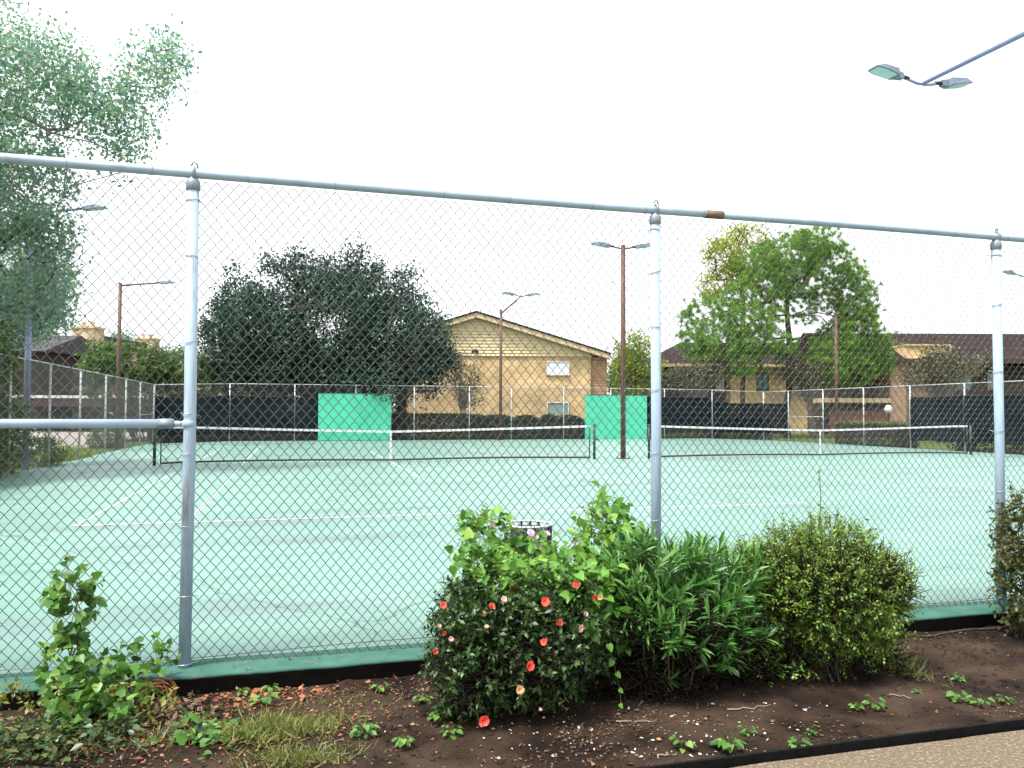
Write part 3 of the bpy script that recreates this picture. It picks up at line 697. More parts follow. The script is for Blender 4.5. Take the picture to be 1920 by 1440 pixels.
MB().tube([(7.93, 17.55, 6.72), (7.93, 13.75, 7.12)], [.045, .032], 8).build('arm', 'rust_pole', t, True); tee(t, (7.93, 13.72, 7.12), (1, -.05, 0), .36, 'rust_pole')
t = wthing('court_lamp', 'lamp arm with two flood heads reaching in high over the near end', 'lamp post', (7.5, -18.6, GZ)); pole(t, 7.5, -18.6, 7.1, .09)
MB().tube([(7.5, -18.55, 7.02), (7.5, -12.45, 7.13)], [.055, .036], 10).build('arm', 'blue_pole', t, True); tee(t, (7.5, -12.4, 7.13), (1, .05, 0), .42, 'blue_pole')
def side_lamp(x, y, h, dx, label, L=1.55, mat='rust_pole'):
    t = wthing('court_lamp', label, 'lamp post', (x, y, GZ)); pole(t, x, y, h, mat=mat)
    MB().tube([(x, y, h-.08), (x+dx*L, y-.3, h+.06)], [.042, .032], 8).build('arm', mat, t, True)
    lamp_head(t, (x+dx*(L+.05), y-.31, h+.07), (dx, -.25, .05))
side_lamp(-9.9, 13.1, 6.8, 1, 'brown lamp post with one arm rising above the bushes by the carport')
side_lamp(-9.6, .3, 6.82, 1, 'lamp post half hidden by the tall leafy tree, one arm over the court', 1.25, 'blue_pole')
side_lamp(25.6, 13.2, 6.8, -1, 'brown lamp post among the pine branches')
side_lamp(25.3, .9, 6.8, -1, 'lamp post reaching over the side fence windscreen', 1.4, 'blue_pole')

# ================================================================== BUILDINGS
def at_depth(px, D):
    """ground point on the viewing column px at axial distance D"""
    p = dep(px, 768.8, D); return p[0], p[1]
class House:
    """a building whose front is square to the viewing axis at distance D; x in metres along it, y away, z up from the world zero"""
    def __init__(s, name, label, px, D, cat='house', rz=0):
        s.px, s.D = px, D; x, y = at_depth(px, D); s.o = thing(name, label, cat, (x, y, GZ), -YAW+rz)
    def X(s, px): return (px-s.px)*s.D/F
    def Z(s, px, py): return CAM[2]+(768.8-ROLL*(px-960)-py)*s.D/F-GZ
    def box(s, name, mat, px0, px1, py0, py1, y0, y1, parent=None):
        a, b = s.X(px0), s.X(px1); z1, z0 = s.Z((px0+px1)/2, py0), s.Z((px0+px1)/2, py1)
        return MB().box(min(a, b), max(a, b), y0, y1, z0, z1).build(name, mat, parent or s.o)
    def window(s, px0, px1, py0, py1, y=0, pane='glass', frame='white', bars=1, blind=False):
        a, b, z1, z0 = s.X(px0), s.X(px1), s.Z(px0, py0), s.Z(px0, py1); w = .05
        win = MB().box(a, b, y-.03, y-.015, z0, z1).build('window', pane, s.o)
        m = MB(); m.box(a-w, b+w, y-.07, y+.02, z1, z1+w); m.box(a-w, a, y-.07, y+.02, z0, z1); m.box(b, b+w, y-.07, y+.02, z0, z1)
        m.build('frame', frame, win)
        MB().box(a-w*1.6, b+w*1.6, y-.12, y+.02, z0-w*1.3, z0-.002).build('sill', 'brick_soldier' if frame == 'white' else frame, win)
        for i in range(bars): x = a+(b-a)*(i+1)/(bars+1); MB().box(x-.02, x+.02, y-.055, y-.032, z0, z1).build('mullion', frame, win)
        if blind:
            n = 9
            for i in range(n):
                zz = z1-(z1-z0)*(i+.5)/n; MB().box(a+.02, b-.02, y-.010, y-.004, zz-.03, zz+.03).build('blind_slat', 'blind', win)
        return win

# --- tan brick house with the long gable
h = House('brick_house', 'two storey tan brick house with cream siding gable beyond the court', 950, 53)
X, Z = h.X, h.Z
zs = Z(960, 667.5); xl, xr = X(745), X(1107); xr2 = X(1139); DEP = 14
ax_, az_ = X(893), Z(893, 596); sl = (Z(1107, 661)-az_)/(xr-ax_)        # roof line under the rake boards
zl = az_+sl*(ax_-xl)
h.box('wall', 'brick_tan', 745, 1107, 674.5, 860, 0, DEP)
MB().box(xl, xr, -.012, DEP, Z(960, 674.5)+.002, zs-.002).build('soldier_course', 'brick_soldier', h.o)
nb = 22; zt = az_; bh = .21; k = 0; z = zs
while z < zt-.05:
    z1 = min(z+bh, zt-.02); f_ = lambda zz: (max(xl, ax_-(az_-zz)/-sl), min(xr, ax_+(az_-zz)/-sl))
    a0, b0 = f_(z); a1, b1 = f_(z1)
    MB().add([(a0, -.075, z), (b0, -.075, z), (b1, -.012, z1), (a1, -.012, z1), (a0, .03, z), (b0, .03, z), (b1, .03, z1), (a1, .03, z1)],
             [(0, 1, 2, 3), (4, 7, 6, 5), (0, 4, 5, 1), (3, 2, 6, 7), (0, 3, 7, 4), (1, 5, 6, 2)]).build('siding_board', 'siding', h.o)
    z += bh
MB().prism([(xl, zs), (xr, zs), (xr, az_+sl*(xr-ax_)), (ax_, az_), (xl, zl)], .04, .2).build('gable_wall', 'siding', h.o)
# side bay faced with tan boards
MB().box(xr+.004, xr2, .25, DEP-1, 0, Z(1120, 668)).build('side_bay', 'siding_tan', h.o)
z = .1
while z < Z(1120, 669)-.2:
    MB().add([(xr+.004, .20, z), (xr2, .20, z), (xr2, .235, z+.185), (xr+.004, .235, z+.185), (xr+.004, .249, z), (xr2, .249, z), (xr2, .249, z+.185), (xr+.004, .249, z+.185)],
             [(0, 1, 2, 3), (0, 4, 5, 1), (0, 3, 7, 4), (1, 5, 6, 2), (3, 2, 6, 7)]).build('siding_board', 'siding_tan', h.o); z += .187
MB().box(xr-.09, xr+.003, -.055, .3, 0, Z(1107, 662)).build('corner_board', 'trim', h.o)
# roof slabs and rake boards
re, le = X(1144), X(740); th = .14; zr = lambda x: az_+sl*abs(x-ax_)
for nm, (xa, xb) in (('roof_slope', (ax_, re)), ('roof_slope', (le, ax_))):
    MB().prism([(xa, zr(xa)+.30), (xb, zr(xb)+.30), (xb, zr(xb)+.42), (xa, zr(xa)+.42)], -.55, DEP+.4).build(nm, 'roof', h.o)
    MB().prism([(xa, zr(xa)-.02), (xb, zr(xb)-.02), (xb, zr(xb)+.298), (xa, zr(xa)+.298)], -.50, -.44).build('rake_board', 'rake', h.o)
    MB().prism([(xa, zr(xa)-.06), (xb, zr(xb)-.06), (xb, zr(xb)+.05), (xa, zr(xa)+.05)], -.10, -.047).build('frieze_board', 'trim', h.o)
    MB().prism([(xa, zr(xa)+.24), (xb, zr(xb)+.24), (xb, zr(xb)+.29), (xa, zr(xa)+.29)], -.437, .3).build('soffit', 'trim', h.o)
h.window(1026, 1066, 678, 702, 0, 'blind', 'white', 1)
h.window(1027, 1065, 755, 777, 0, 'insect_screen', 'white', 0)
fl = MB().box(X(888), X(893), -.12, -.05, Z(890, 660), Z(890, 655)).build('floodlight_box', 'black', h.o)
for s_ in (-1, 1): MB().tube([(X(890.5)+s_*.10, -.12, Z(890, 659)), (X(890.5)+s_*.16, -.30, Z(890, 661))], [.05, .09], 8).build('floodlight', 'black', fl)

# --- brown roofed apartments to the right
def apartments():
    h = House('apartment_building', 'long brown shingle roofed apartment block behind the side fence, brick pier and balcony', 1750, 60, 'building')
    X, Z = h.X, h.Z; e = Z(1750, 667); rz_ = Z(1750, 606); x0, x1 = X(1560), X(2350); d = 9.5
    MB().prismx([(-.9, e-.15), (-.9, e), (d/2, rz_), (d+.9, e), (d+.9, e-.15)], x0-.4, x1).build('roof', 'roof', h.o)
    MB().box(x0-.4, x1, -1.0, -.92, e-.32, e+.02).build('fascia', 'fascia', h.o)
    h.box('wall', 'dark_wall', 1765, 2350, 674, 872, .6, d)  # shade under the eaves is put into this dark wall colour
    h.box('recess_wall', 'dark_wall', 1560, 1664, 676, 872, 1.8, d)  # dark colour stands in for the shade of the balcony recess
    pier = h.box('brick_pier', 'brick_brown', 1664.5, 1693, 676, 872, -.5, 1.7)
    h.box('wall', 'brick_brown', 1693.5, 1764.5, 676, 872, .3, d)
    dm = h.box('dormer', 'brick_tan', 1689, 1768, 643, 672.5, -.95, 3.0)
    MB().box(X(1688), X(1770), -1.05, 3.0, Z(1730, 643)+.002, Z(1730, 640)).build('coping', 'trim', dm)
    MB().box(X(1768)+.003, X(1772), -1.03, -.9, Z(1770, 672), Z(1770, 643)).build('downpipe', 'white', dm)
    h.box('balcony_floor', 'trim', 1540, 1663.5, 741, 749, -.6, 1.7)
    for p in range(1545, 1660, 9): h.box('balustrade_bar', 'dark_wall', p, p+1.2, 716, 740.5, -.5, -.44)
    h.box('balcony_rail', 'dark_wall', 1540, 1663.5, 713, 716, -.55, -.4)
    for p in np.arange(1552, 1662, 6.0): h.box('wall_board', 'wood_brown', p, p+5.7, 763, 830, -.35+random.uniform(-.01, .01), -.28)
    h.box('door', 'dark_wall', 1600, 1616, 696, 740.5, 1.70, 1.78)
    h.window(1800, 1830, 690, 722, .6, 'glass', 'dark_wall', 1); h.window(1860, 1890, 690, 722, .6, 'glass', 'dark_wall', 1); h.window(1940, 1975, 690, 722, .6, 'glass', 'dark_wall', 1)
    h.window(2040, 2075, 690, 722, .6, 'glass', 'dark_wall', 1)
    h2 = House('apartment_building', 'brick apartment wing with hipped brown roof behind the pine tree', 1400, 65, 'building')
    X, Z = h2.X, h2.Z; e = Z(1400, 680); r_ = Z(1400, 629); x0, x1 = X(1226), X(1640); d = 10
    V = [(x0-.8, -.9, e), (x1, -.9, e), (x1, d+.9, e), (x0-.8, d+.9, e), (x0+3.2, d/2, r_), (x1, d/2, r_)]
    V += [(v[0], v[1], v[2]-.16) for v in V[:4]]
    MB().add(V, [(0, 1, 5, 4), (2, 3, 4, 5), (3, 0, 4), (1, 2, 5), (0, 6, 7, 1), (1, 7, 8, 2), (2, 8, 9, 3), (3, 9, 6, 0), (6, 9, 8, 7)]).build('roof', 'roof', h2.o)
    MB().box(x0-.8, x1, -.98, -.903, e-.22, e+.015).build('gutter', 'trim', h2.o)
    h2.box('wall', 'brick_tan', 1370, 1640, 684, 868, 0, d)
    h2.box('porch_wall', 'dark_wall', 1226, 1369.5, 684, 868, 1.5, d)  # porch shade painted as a dark wall
    for p in (1232, 1300): h2.box('porch_post', 'dark_wall', p, p+7, 684, 868, -.6, -.3)
    h2.window(1352, 1366, 695, 730, 1.5, 'blind', 'white', 1); h2.window(1420, 1440, 695, 726, 0, 'glass', 'dark_wall', 1); h2.window(1500, 1525, 695, 726, 0, 'glass', 'dark_wall', 1)
    h2.window(1420, 1440, 765, 796, 0, 'glass', 'dark_wall', 1)
apartments()

# --- cream houses with chimneys and the carport on the left
def chimney_house(px0, px1, D, eave, ridge, chim, label, roofmat='roof_grey'):
    h = House('chimney_house', label, (px0+px1)/2, D); X, Z = h.X, h.Z; x0, x1 = X(px0), X(px1); e, r_ = Z(px0, eave), Z(px0, ridge); d = 11
    m = MB(); m.prism([(x0, 0), (x1, 0), (x1, r_-.25), (x0, e-.1)], 0, d); m.build('wall', 'brick_cream', h.o)
    MB().prism([(x0-.7, e-.18), (x1+.2, r_-.02), (x1+.2, r_+.16), (x0-.7, e)], -.6, d+.5).build('roof', roofmat, h.o)
    MB().prism([(x0-.7, e-.52), (x1+.2, r_-.36), (x1+.2, r_-.022), (x0-.7, e-.182)], -.68, -.602).build('rake_board', 'trim', h.o)
    a, b, t_ = chim; c = h.box('chimney', 'brick_cream', a, b, t_, t_+75, -.7, .9)
    for i in range(2):
        xx = X(a)+(X(b)-X(a))*(.3+.4*i); MB().lathe([(.16, 0), (.16, .3), (.22, .34), (.22, .42)], (xx, .1, Z(a, t_)), 8).build('flue', 'brick_cream', c)
    MB().box(X(a)-.1, X(b)+.1, -.8, 1.0, Z(a, t_)-.18, Z(a, t_)+.004).build('chimney_cap', 'trim', c)
    return h
hA = chimney_house(84, 152, 66, 676, 634, (140, 182, 620), 'cream house with big chimney and sloping dark roof behind the carport')
hA.window(100, 112, 695, 725, 0, 'glass', 'dark_wall', 1); hA.window(120, 128, 695, 725, 0, 'glass', 'dark_wall', 0)
chimney_house(235, 300, 84, 690, 668, (255, 290, 640), 'distant cream house whose chimney shows above the bushes', 'roof_grey')
chimney_house(372, 470, 72, 690, 655, (384, 402, 664), 'pale house glimpsed between the fence post and the oak', 'roof')
hF = House('dark_house', 'dark roofed house behind the vine covered corner', 15, 60); MB().prismx([(-1, hF.Z(0, 668)), (4, hF.Z(0, 628)), (9, hF.Z(0, 668))], hF.X(-160), hF.X(95)).build('roof', 'roof_grey', hF.o); hF.box('wall', 'dark_wall', -160, 80, 668, 830, -.1, 8)
def carport():
    h = House('carport', 'long low carport with pale edge and dark fascia beyond the side fence', 170, 60, 'carport'); X, Z = h.X, h.Z
    MB().box(X(60), X(330), -3, 3, Z(190, 756)+.0, Z(190, 751)).build('roof', 'roof_grey', h.o)
    MB().box(X(60), X(330), -3.1, -3.005, Z(190, 770), Z(190, 755)).build('fascia', 'fascia', h.o)
    MB().box(X(60), X(330), -3.15, -3.0, Z(190, 755)+.002, Z(190, 750)).build('roof_edge', 'white', h.o)
    h.box('back_wall', 'brick_cream', 60, 330, 770, 815, 2.6, 2.8)
    for p in range(70, 331, 52): h.box('post', 'dark_wall', p, p+4, 770, 818, -2.8, -2.65)
carport()
def car(px, D, label, paint, rz=0.0):
    x, y = at_depth(px, D); t = thing('parked_car', label, 'car', (x, y, GZ+.06), -YAW+rz)
    prof = [(-2.15, .42), (-2.2, .75), (-1.95, .88), (-1.15, .95), (-.65, 1.38), (.75, 1.42), (1.45, 1.0), (2.05, .90), (2.2, .62), (2.15, .30), (-2.1, .30)]
    V = []; n = len(prof)
    for yy, sc in ((-.88, .0), (-.80, 1), (.80, 1), (.88, 0)):
        for (a, b) in prof: V.append((a*(1-.02*(1-sc)), yy*(.84 if b > 1.1 else 1), b-(.03*(1-sc) if b > .5 else 0)))
    Fc = [tuple(range(n-1, -1, -1)), tuple(range(3*n, 4*n))]
    for k in range(3): Fc += [(k*n+i, k*n+(i+1) % n, (k+1)*n+(i+1) % n, (k+1)*n+i) for i in range(n)]
    MB().add(V, Fc).build('body', paint, t)
    for s_ in (-1, 1):
        yw = s_*.755
        MB().add([(-1.0, yw+s_*.13, .97), (-.62, yw, 1.33), (.04, yw, 1.345), (.04, yw+s_*.13, .97)], [(0, 1, 2, 3) if s_ > 0 else (3, 2, 1, 0)]).build('side_window', 'carglass', t)
        MB().add([(.10, yw+s_*.13, .97), (.10, yw, 1.345), (.72, yw, 1.36), (1.28, yw+s_*.13, .99)], [(0, 1, 2, 3) if s_ > 0 else (3, 2, 1, 0)]).build('side_window', 'carglass', t)
        for xx in (-1.35, 1.35):
            w = MB().tube([(xx, s_*.70, .31), (xx, s_*.90, .31)], .31, 16).build('wheel', 'tyre', t)
            MB().tube([(xx, s_*.89, .31), (xx, s_*.905, .31)], .19, 12).build('rim', 'rim', w)
        MB().box(-2.215, -2.16, s_*.55-.16, s_*.55+.16, .66, .78).build('tail_light', 'carlight', t)
        MB().box(2.14, 2.20, s_*.55-.16, s_*.55+.16, .66, .78).build('headlight', 'white', t)
    MB().add([(-1.16, -.62, .965), (-1.16, .62, .965), (-.70, .6, 1.355), (-.70, -.6, 1.355)], [(0, 1, 2, 3)]).build('rear_window', 'carglass', t, loc=(-.01, 0, .02))
    MB().add([(1.45, -.62, 1.015), (.80, -.6, 1.40), (.80, .6, 1.40), (1.45, .62, 1.015)], [(0, 1, 2, 3)]).build('windscreen', 'carglass', t, loc=(.01, 0, .015))
car(112, 60, 'dark parked car under the carport before the cream house', 'car_dark', .1)
car(188, 61, 'maroon parked car under the carport near the clipped round bush', 'car_red', .1)
car(262, 60, 'silver parked car under the carport nearest the court corner', 'car_silver', .1)
# globe garden lamp by the pier
gx, gy = at_depth(1666, 47); t = wthing('globe_lamp', 'white globe garden lamp on short post before the brick pier', 'garden lamp', (gx, gy, GZ))
zc = dep(1666, 767, 47)[2]; MB().tube([(gx, gy, GZ), (gx, gy, zc-.2)], .045, 8).build('post', 'black', t)
MB().lathe([(.07, -.24)]+[(.24*math.sin(a), -.24*math.cos(a)) for a in np.linspace(.35, 3.0, 9)], (gx, gy, zc), 14).build('globe', 'globe', t, True)

# ================================================================== TREES AND SHRUBS BEYOND THE COURTS
def scatter_leaves(name, centers, per, spread, ls, tmpl, mat, parent, rg, upn=.6, droop=.2):
    n = len(centers)*per
    P = np.repeat(centers, per, 0)+rg.normal(size=(n, 3))*spread
    ax = unit(rdir(n, rg)-np.array((0, 0, droop))); nm = unit(np.array((0, 0, upn))+rg.normal(size=(n, 3))*.6)
    S = ls*(.6+.8*rg.random(n))
    return tag(obj(name, leaf_mesh(name, P, frames(ax, nm), S, tmpl, mat), parent), kind='stuff')
def e_px(px, py, Y, rpx, rpy, ry):
    """ellipsoid round a picture point on the plane Y"""
    p = aty(px, py, Y); d = (p-CAM)@FW; return (p[0], p[1], p[2], rpx*d/F, ry, rpy*d/F)
def tree(name, label, base, top, ells, ntips, per, spread, ls, mat, bark='bark', r=.2, seed=1, tmpl=T_DIA, shell=.35, group=None, extra=None, upn=.6):
    rg = np.random.default_rng(seed)
    t = wthing(name, label, 'tree', (base[0], base[1], GZ), group)
    tips, _ = in_ellipsoids(ells, ntips, shell, rg)
    lim = tips[rg.permutation(len(tips))[:min(len(tips), 260)]]
    skeleton((base[0], base[1], GZ-.1), top, lim, r, rg, t, bark)
    scatter_leaves('crown', tips, per, spread, ls, tmpl, mat, t, rg, upn)
    if extra: scatter_leaves('crown', extra[0], extra[1], extra[2], extra[3], tmpl, extra[4], t, rg, upn)
    return t, tips
# big dark live oak
OY = 22.0
ells = [e_px(610, 620, OY, 150, 120, 4.6), e_px(500, 625, OY, 105, 85, 4), e_px(730, 640, OY, 105, 85, 4), e_px(600, 530, OY, 75, 45, 3), e_px(680, 560, OY+.5, 95, 50, 3), e_px(440, 640, OY, 50, 70, 2.5),
        e_px(790, 660, OY, 55, 80, 2.5), e_px(560, 700, OY, 150, 50, 4), e_px(720, 705, OY-2.2, 80, 38, 1.6), e_px(640, 705, OY-1.8, 90, 36, 1.8), e_px(450, 560, OY, 45, 30, 2), e_px(480, 715, OY-1, 70, 30, 2), e_px(620, 722, OY-.5, 130, 24, 2.5), e_px(780, 725, OY, 55, 25, 2)]
ells += [e_px(705, 724, 18.0, 34, 16, .5), e_px(660, 716, 18.6, 40, 16, .7)]
_r = np.random.default_rng(77)
for k in range(26):
    a = math.radians(-20+220*k/25+_r.normal()*4); q = 1.0+.07*_r.normal(); ells.append(e_px(608+212*q*math.cos(a), 640-150*q*math.sin(a) if math.sin(a) > 0 else 660-90*math.sin(a), OY+_r.normal()*1.2, 14+16*_r.random(), 12+16*_r.random(), .6+.5*_r.random()))
ob = aty(618, 830, OY)
t, tips = tree('oak_tree', 'broad dark live oak overhanging the practice board at the far fence', ob, (ob[0], OY, 4.0), ells, 2100, 34, .30, .20, 'oak', r=.42, seed=11, tmpl=T_DIA, shell=.45, extra=None)
# spiky sprays along its outline
# pine
PY = 22.8
pb = aty(1477, 830, PY)
def pine():
    rg = np.random.default_rng(5)
    t = wthing('pine_tree', 'tall bright green pine with open spreading branches behind the corner', 'tree', (pb[0], PY, GZ))
    L = lambda *a: e_px(*a)
    ells = [L(1490, 470, PY, 75, 34, 2.2), L(1560, 500, PY, 48, 40, 2), L(1420, 500, PY, 50, 40, 2), L(1480, 510, PY, 60, 28, 2), L(1595, 560, PY, 35, 45, 1.6), L(1590, 520, PY+1, 35, 30, 1.5), L(1370, 560, PY, 45, 34, 1.8), L(1400, 600, PY-1, 60, 36, 2),
            L(1320, 590, PY, 38, 34, 1.6), L(1300, 640, PY, 28, 26, 1.4), L(1350, 640, PY-1, 60, 30, 1.8), L(1420, 640, PY-1, 55, 26, 1.8), L(1610, 620, PY, 40, 40, 1.8), L(1640, 650, PY, 32, 30, 1.5), L(1600, 690, PY, 38, 38, 1.6), L(1570, 630, PY-.5, 34, 40, 1.5), L(1545, 560, PY+1, 35, 25, 1.5), L(1510, 590, PY, 30, 15, 1.2), L(1440, 570, PY, 36, 30, 1.6), L(1455, 650, PY-1, 40, 22, 1.5), L(1390, 680, PY-1, 45, 28, 1.6), L(1540, 690, PY-1, 40, 30, 1.6), L(1655, 680, PY, 26, 22, 1.2), L(1330, 670, PY-.5, 40, 26, 1.5), L(1500, 545, PY, 60, 20, 1.5), L(1530, 460, PY, 50, 30, 1.8), L(1600, 590, PY, 45, 40, 1.6), L(1450, 530, PY, 45, 32, 1.6), L(1625, 560, PY, 22, 36, 1.2), L(1560, 660, PY-.6, 50, 40, 1.5)]
    tips, _ = in_ellipsoids(ells, 2000, .5, rg)
    top = aty(1477, 545, PY)
    skeleton((pb[0], PY, GZ-.1), (top[0], PY, top[2]), tips[::2], .22, rg, t, 'bark', bend=.16, minr=.018)
    # each tip carries a few round tufts of needles
    P, A = [], []
    for k in range(2):
        c = tips+rg.normal(size=tips.shape)*.25; m = 52
        d = unit(rg.normal(size=(len(c), m, 3))+np.array((0, 0, .35))); P.append(np.repeat(c[:, None], m, 1).reshape(-1, 3)); A.append(d.reshape(-1, 3))
    P, A = np.concatenate(P), np.concatenate(A); nm = rdir(len(P), rg)
    tag(obj('crown', leaf_mesh('crown', P, frames(A, nm), .30*(.7+.5*rg.random(len(P))), T_NEEDLE, 'pine'), t), kind='stuff')
pine()
def simple(name, label, px, Y, ells, ntips, per, spread, ls, mat, bark, r, seed, toppx, shell=.3, tmpl=T_DIA):
    b = aty(px, 830, Y); tp = aty(*toppx, Y); return tree(name, label, b, tp, [e_px(*e) for e in ells], ntips, per, spread, ls, mat, bark, r, seed, tmpl, shell)
simple('yellowing_tree', 'thin tree with yellow leaf clusters rising behind the pine', 1393, 25, [(1400, 440, 25, 45, 18, 1.5), (1350, 480, 25, 30, 35, 1.4), (1370, 520, 25, 38, 30, 1.6), (1400, 490, 25.5, 40, 40, 1.6), (1330, 540, 25, 18, 30, 1)], 220, 26, .26, .20, 'yellow', 'bark', .16, 21, (1393, 560), .2)
simple('lime_tree', 'small lime green tree between the tan house and the apartments', 1192, 33, [(1190, 650, 33, 34, 30, 1.6), (1205, 690, 33, 34, 34, 1.6), (1165, 690, 33, 20, 26, 1.2), (1180, 735, 33, 38, 26, 1.8)], 170, 26, .30, .24, 'lime', 'bark', .12, 22, (1192, 680), .3)
def myrtle(px, Y, ells, label, seed, n=150, mat='myrtle', stems=6):
    rg = np.random.default_rng(seed); b = aty(px, 830, Y); t = wthing('crape_myrtle', label, 'tree', (b[0], Y, GZ))
    E_ = [e_px(*e) for e in ells]; tips, _ = in_ellipsoids(E_, n, .3, rg); c = np.array(E_)[:, :3].mean(0)
    for k in range(stems):
        sub = tips[k::stems]; a = 6.283*k/stems; q = np.array((b[0]+.15*math.cos(a), Y+.15*math.sin(a), GZ))
        tp = q+(sub.mean(0)-q)*.55
        N = 5; mb = MB(); mb.tube([q+(tp-q)*i/4+rg.normal(size=3)*.04 for i in range(5)], np.linspace(.045, .022, 5), 6); mb.build('stem', 'bark_grey', t, True)
        sticks('twigs', np.repeat(tp[None], len(sub), 0)+rg.normal(size=sub.shape)*.08, sub, np.full(len(sub), .012), np.full(len(sub), .005), 'bark_grey', t)['kind'] = 'stuff'
    scatter_leaves('crown', tips, 22, .20, .12, T_DIA, mat, t, rg)
myrtle(868, 20.2, [(868, 715, 20.2, 38, 34, .8), (850, 690, 20.2, 22, 30, .7), (885, 740, 20.2, 26, 26, .7)], 'bare stemmed crape myrtle in front of the tan brick wall', 31, 110)
myrtle(1310, 21.5, [(1300, 705, 21.5, 52, 26, 1.2), (1340, 690, 21.5, 34, 26, 1), (1270, 715, 21.5, 26, 24, .8)], 'crape myrtle behind the far fence under the hipped roof', 32, 230)
myrtle(1525, 21.5, [(1520, 700, 21.5, 45, 30, 1.2), (1480, 690, 21.5, 30, 26, 1)], 'crape myrtle below the pine at the fence corner', 33, 190)
myrtle(1765, 14.0, [(1770, 690, 14, 60, 32, 1.3), (1725, 700, 14, 38, 26, 1), (1830, 680, 14, 30, 24, 1), (1765, 660, 14, 40, 14, .8)], 'crape myrtle covering the apartment wall past the brick pier', 34, 300)
def hedge(name, label, boxes, dens, ls, mat, seed, capmat=None, cat='hedge'):
    """clipped hedge: boxes (x0,x1,y0,y1,z0,z1,round)"""
    rg = np.random.default_rng(seed); b0 = boxes[0]; t = wthing(name, label, cat, ((b0[0]+b0[1])/2, (b0[2]+b0[3])/2, GZ)); Ps = []
    A, B = [], []
    for x0, x1, y0, y1, z0, z1, rd in boxes:
        n = int(dens*((x1-x0)*(z1-z0)*2+(x1-x0)*(y1-y0)+(y1-y0)*(z1-z0)*2)); u = rg.random((n, 3)); f = rg.integers(0, 3, n); s = rg.random(n) < .62
        u[np.arange(n), f] = np.where(s, 1-.1*rg.random(n)**2, .12*rg.random(n)**2); u[f == 1, 1] = np.where(rg.random((f == 1).sum()) < .8, .1*rg.random((f == 1).sum()), .95)
        p = np.array((x0, y0, z0))+u*np.array((x1-x0, y1-y0, z1-z0)); q = (u[:, 0]-.5)*2
        p[:, 2] -= rd*(z1-z0)*(np.abs(q)**3)*u[:, 2]; p += rg.normal(size=p.shape)*.035; Ps.append(p)
        k = max(4, int((x1-x0)*3)); xx = x0+(x1-x0)*(np.arange(k)+.5)/k; a = np.stack([xx, np.full(k, (y0+y1)/2), np.full(k, GZ)], -1); A.append(a); B.append(a+np.stack([rg.normal(size=k)*.1, rg.normal(size=k)*.1, np.full(k, (z1-GZ)*.8)], -1))
    P = np.concatenate(Ps); n = len(P); ax = unit(rdir(n, rg)+np.array((0, 0, .4))); nm = unit(rg.normal(size=(n, 3))+np.array((0, -.4, .5)))
    tag(obj('foliage', leaf_mesh('foliage', P, frames(ax, nm), ls*(.6+.7*rg.random(n)), T_DIA, mat), t), kind='stuff')
    A, B = np.concatenate(A), np.concatenate(B); sticks('stems', A, B, np.full(len(A), .03), np.full(len(A), .012), 'bark', t)['kind'] = 'stuff'
    if capmat:
        x0, x1, y0, y1, z0, z1, rd = boxes[0]; n = int(dens*(x1-x0)*(y1-y0)*1.6); p = np.stack([x0+(x1-x0)*rg.random(n), y0+(y1-y0)*rg.random(n), z1+.03*rg.normal(size=n)], -1)
        tag(obj('new_growth', leaf_mesh('new_growth', p, frames(unit(rdir(n, rg)+np.array((0, 0, .8))), rdir(n, rg)), ls*(.6+.7*rg.random(n)), T_DIA, capmat), t), kind='stuff')
def hx(px, Y): return aty(px, 790, Y)[0]
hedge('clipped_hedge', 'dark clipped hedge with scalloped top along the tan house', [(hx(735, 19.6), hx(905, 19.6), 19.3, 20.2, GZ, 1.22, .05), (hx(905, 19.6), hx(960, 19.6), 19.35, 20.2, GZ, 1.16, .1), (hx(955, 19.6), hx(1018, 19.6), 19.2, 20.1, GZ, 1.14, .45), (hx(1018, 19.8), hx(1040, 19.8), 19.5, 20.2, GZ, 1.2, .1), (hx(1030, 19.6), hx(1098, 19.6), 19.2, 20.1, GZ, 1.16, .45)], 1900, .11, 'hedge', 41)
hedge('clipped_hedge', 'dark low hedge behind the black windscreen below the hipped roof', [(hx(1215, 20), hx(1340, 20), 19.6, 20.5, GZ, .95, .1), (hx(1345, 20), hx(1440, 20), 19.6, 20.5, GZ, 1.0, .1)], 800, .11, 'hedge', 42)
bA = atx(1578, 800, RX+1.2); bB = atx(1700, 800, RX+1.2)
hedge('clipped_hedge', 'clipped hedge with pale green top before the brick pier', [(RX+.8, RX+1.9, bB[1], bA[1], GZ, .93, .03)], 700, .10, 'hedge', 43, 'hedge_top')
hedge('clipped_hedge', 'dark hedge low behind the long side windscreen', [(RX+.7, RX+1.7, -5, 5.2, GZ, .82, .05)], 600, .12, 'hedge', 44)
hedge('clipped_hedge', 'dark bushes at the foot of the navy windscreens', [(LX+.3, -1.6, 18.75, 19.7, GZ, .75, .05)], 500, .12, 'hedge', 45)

hedge('dark_shrubs', 'tall dark shrubs in the shade of the oak behind the navy windscreens', [(hx(300, 21), hx(420, 21), 20.6, 21.6, GZ, 2.3, .15), (hx(420, 21), hx(600, 21), 20.6, 21.8, GZ, 3.1, .1), (hx(590, 21), hx(760, 21), 20.8, 21.8, GZ, 3.2, .15)], 260, .18, 'hedge', 46, cat='shrubs')
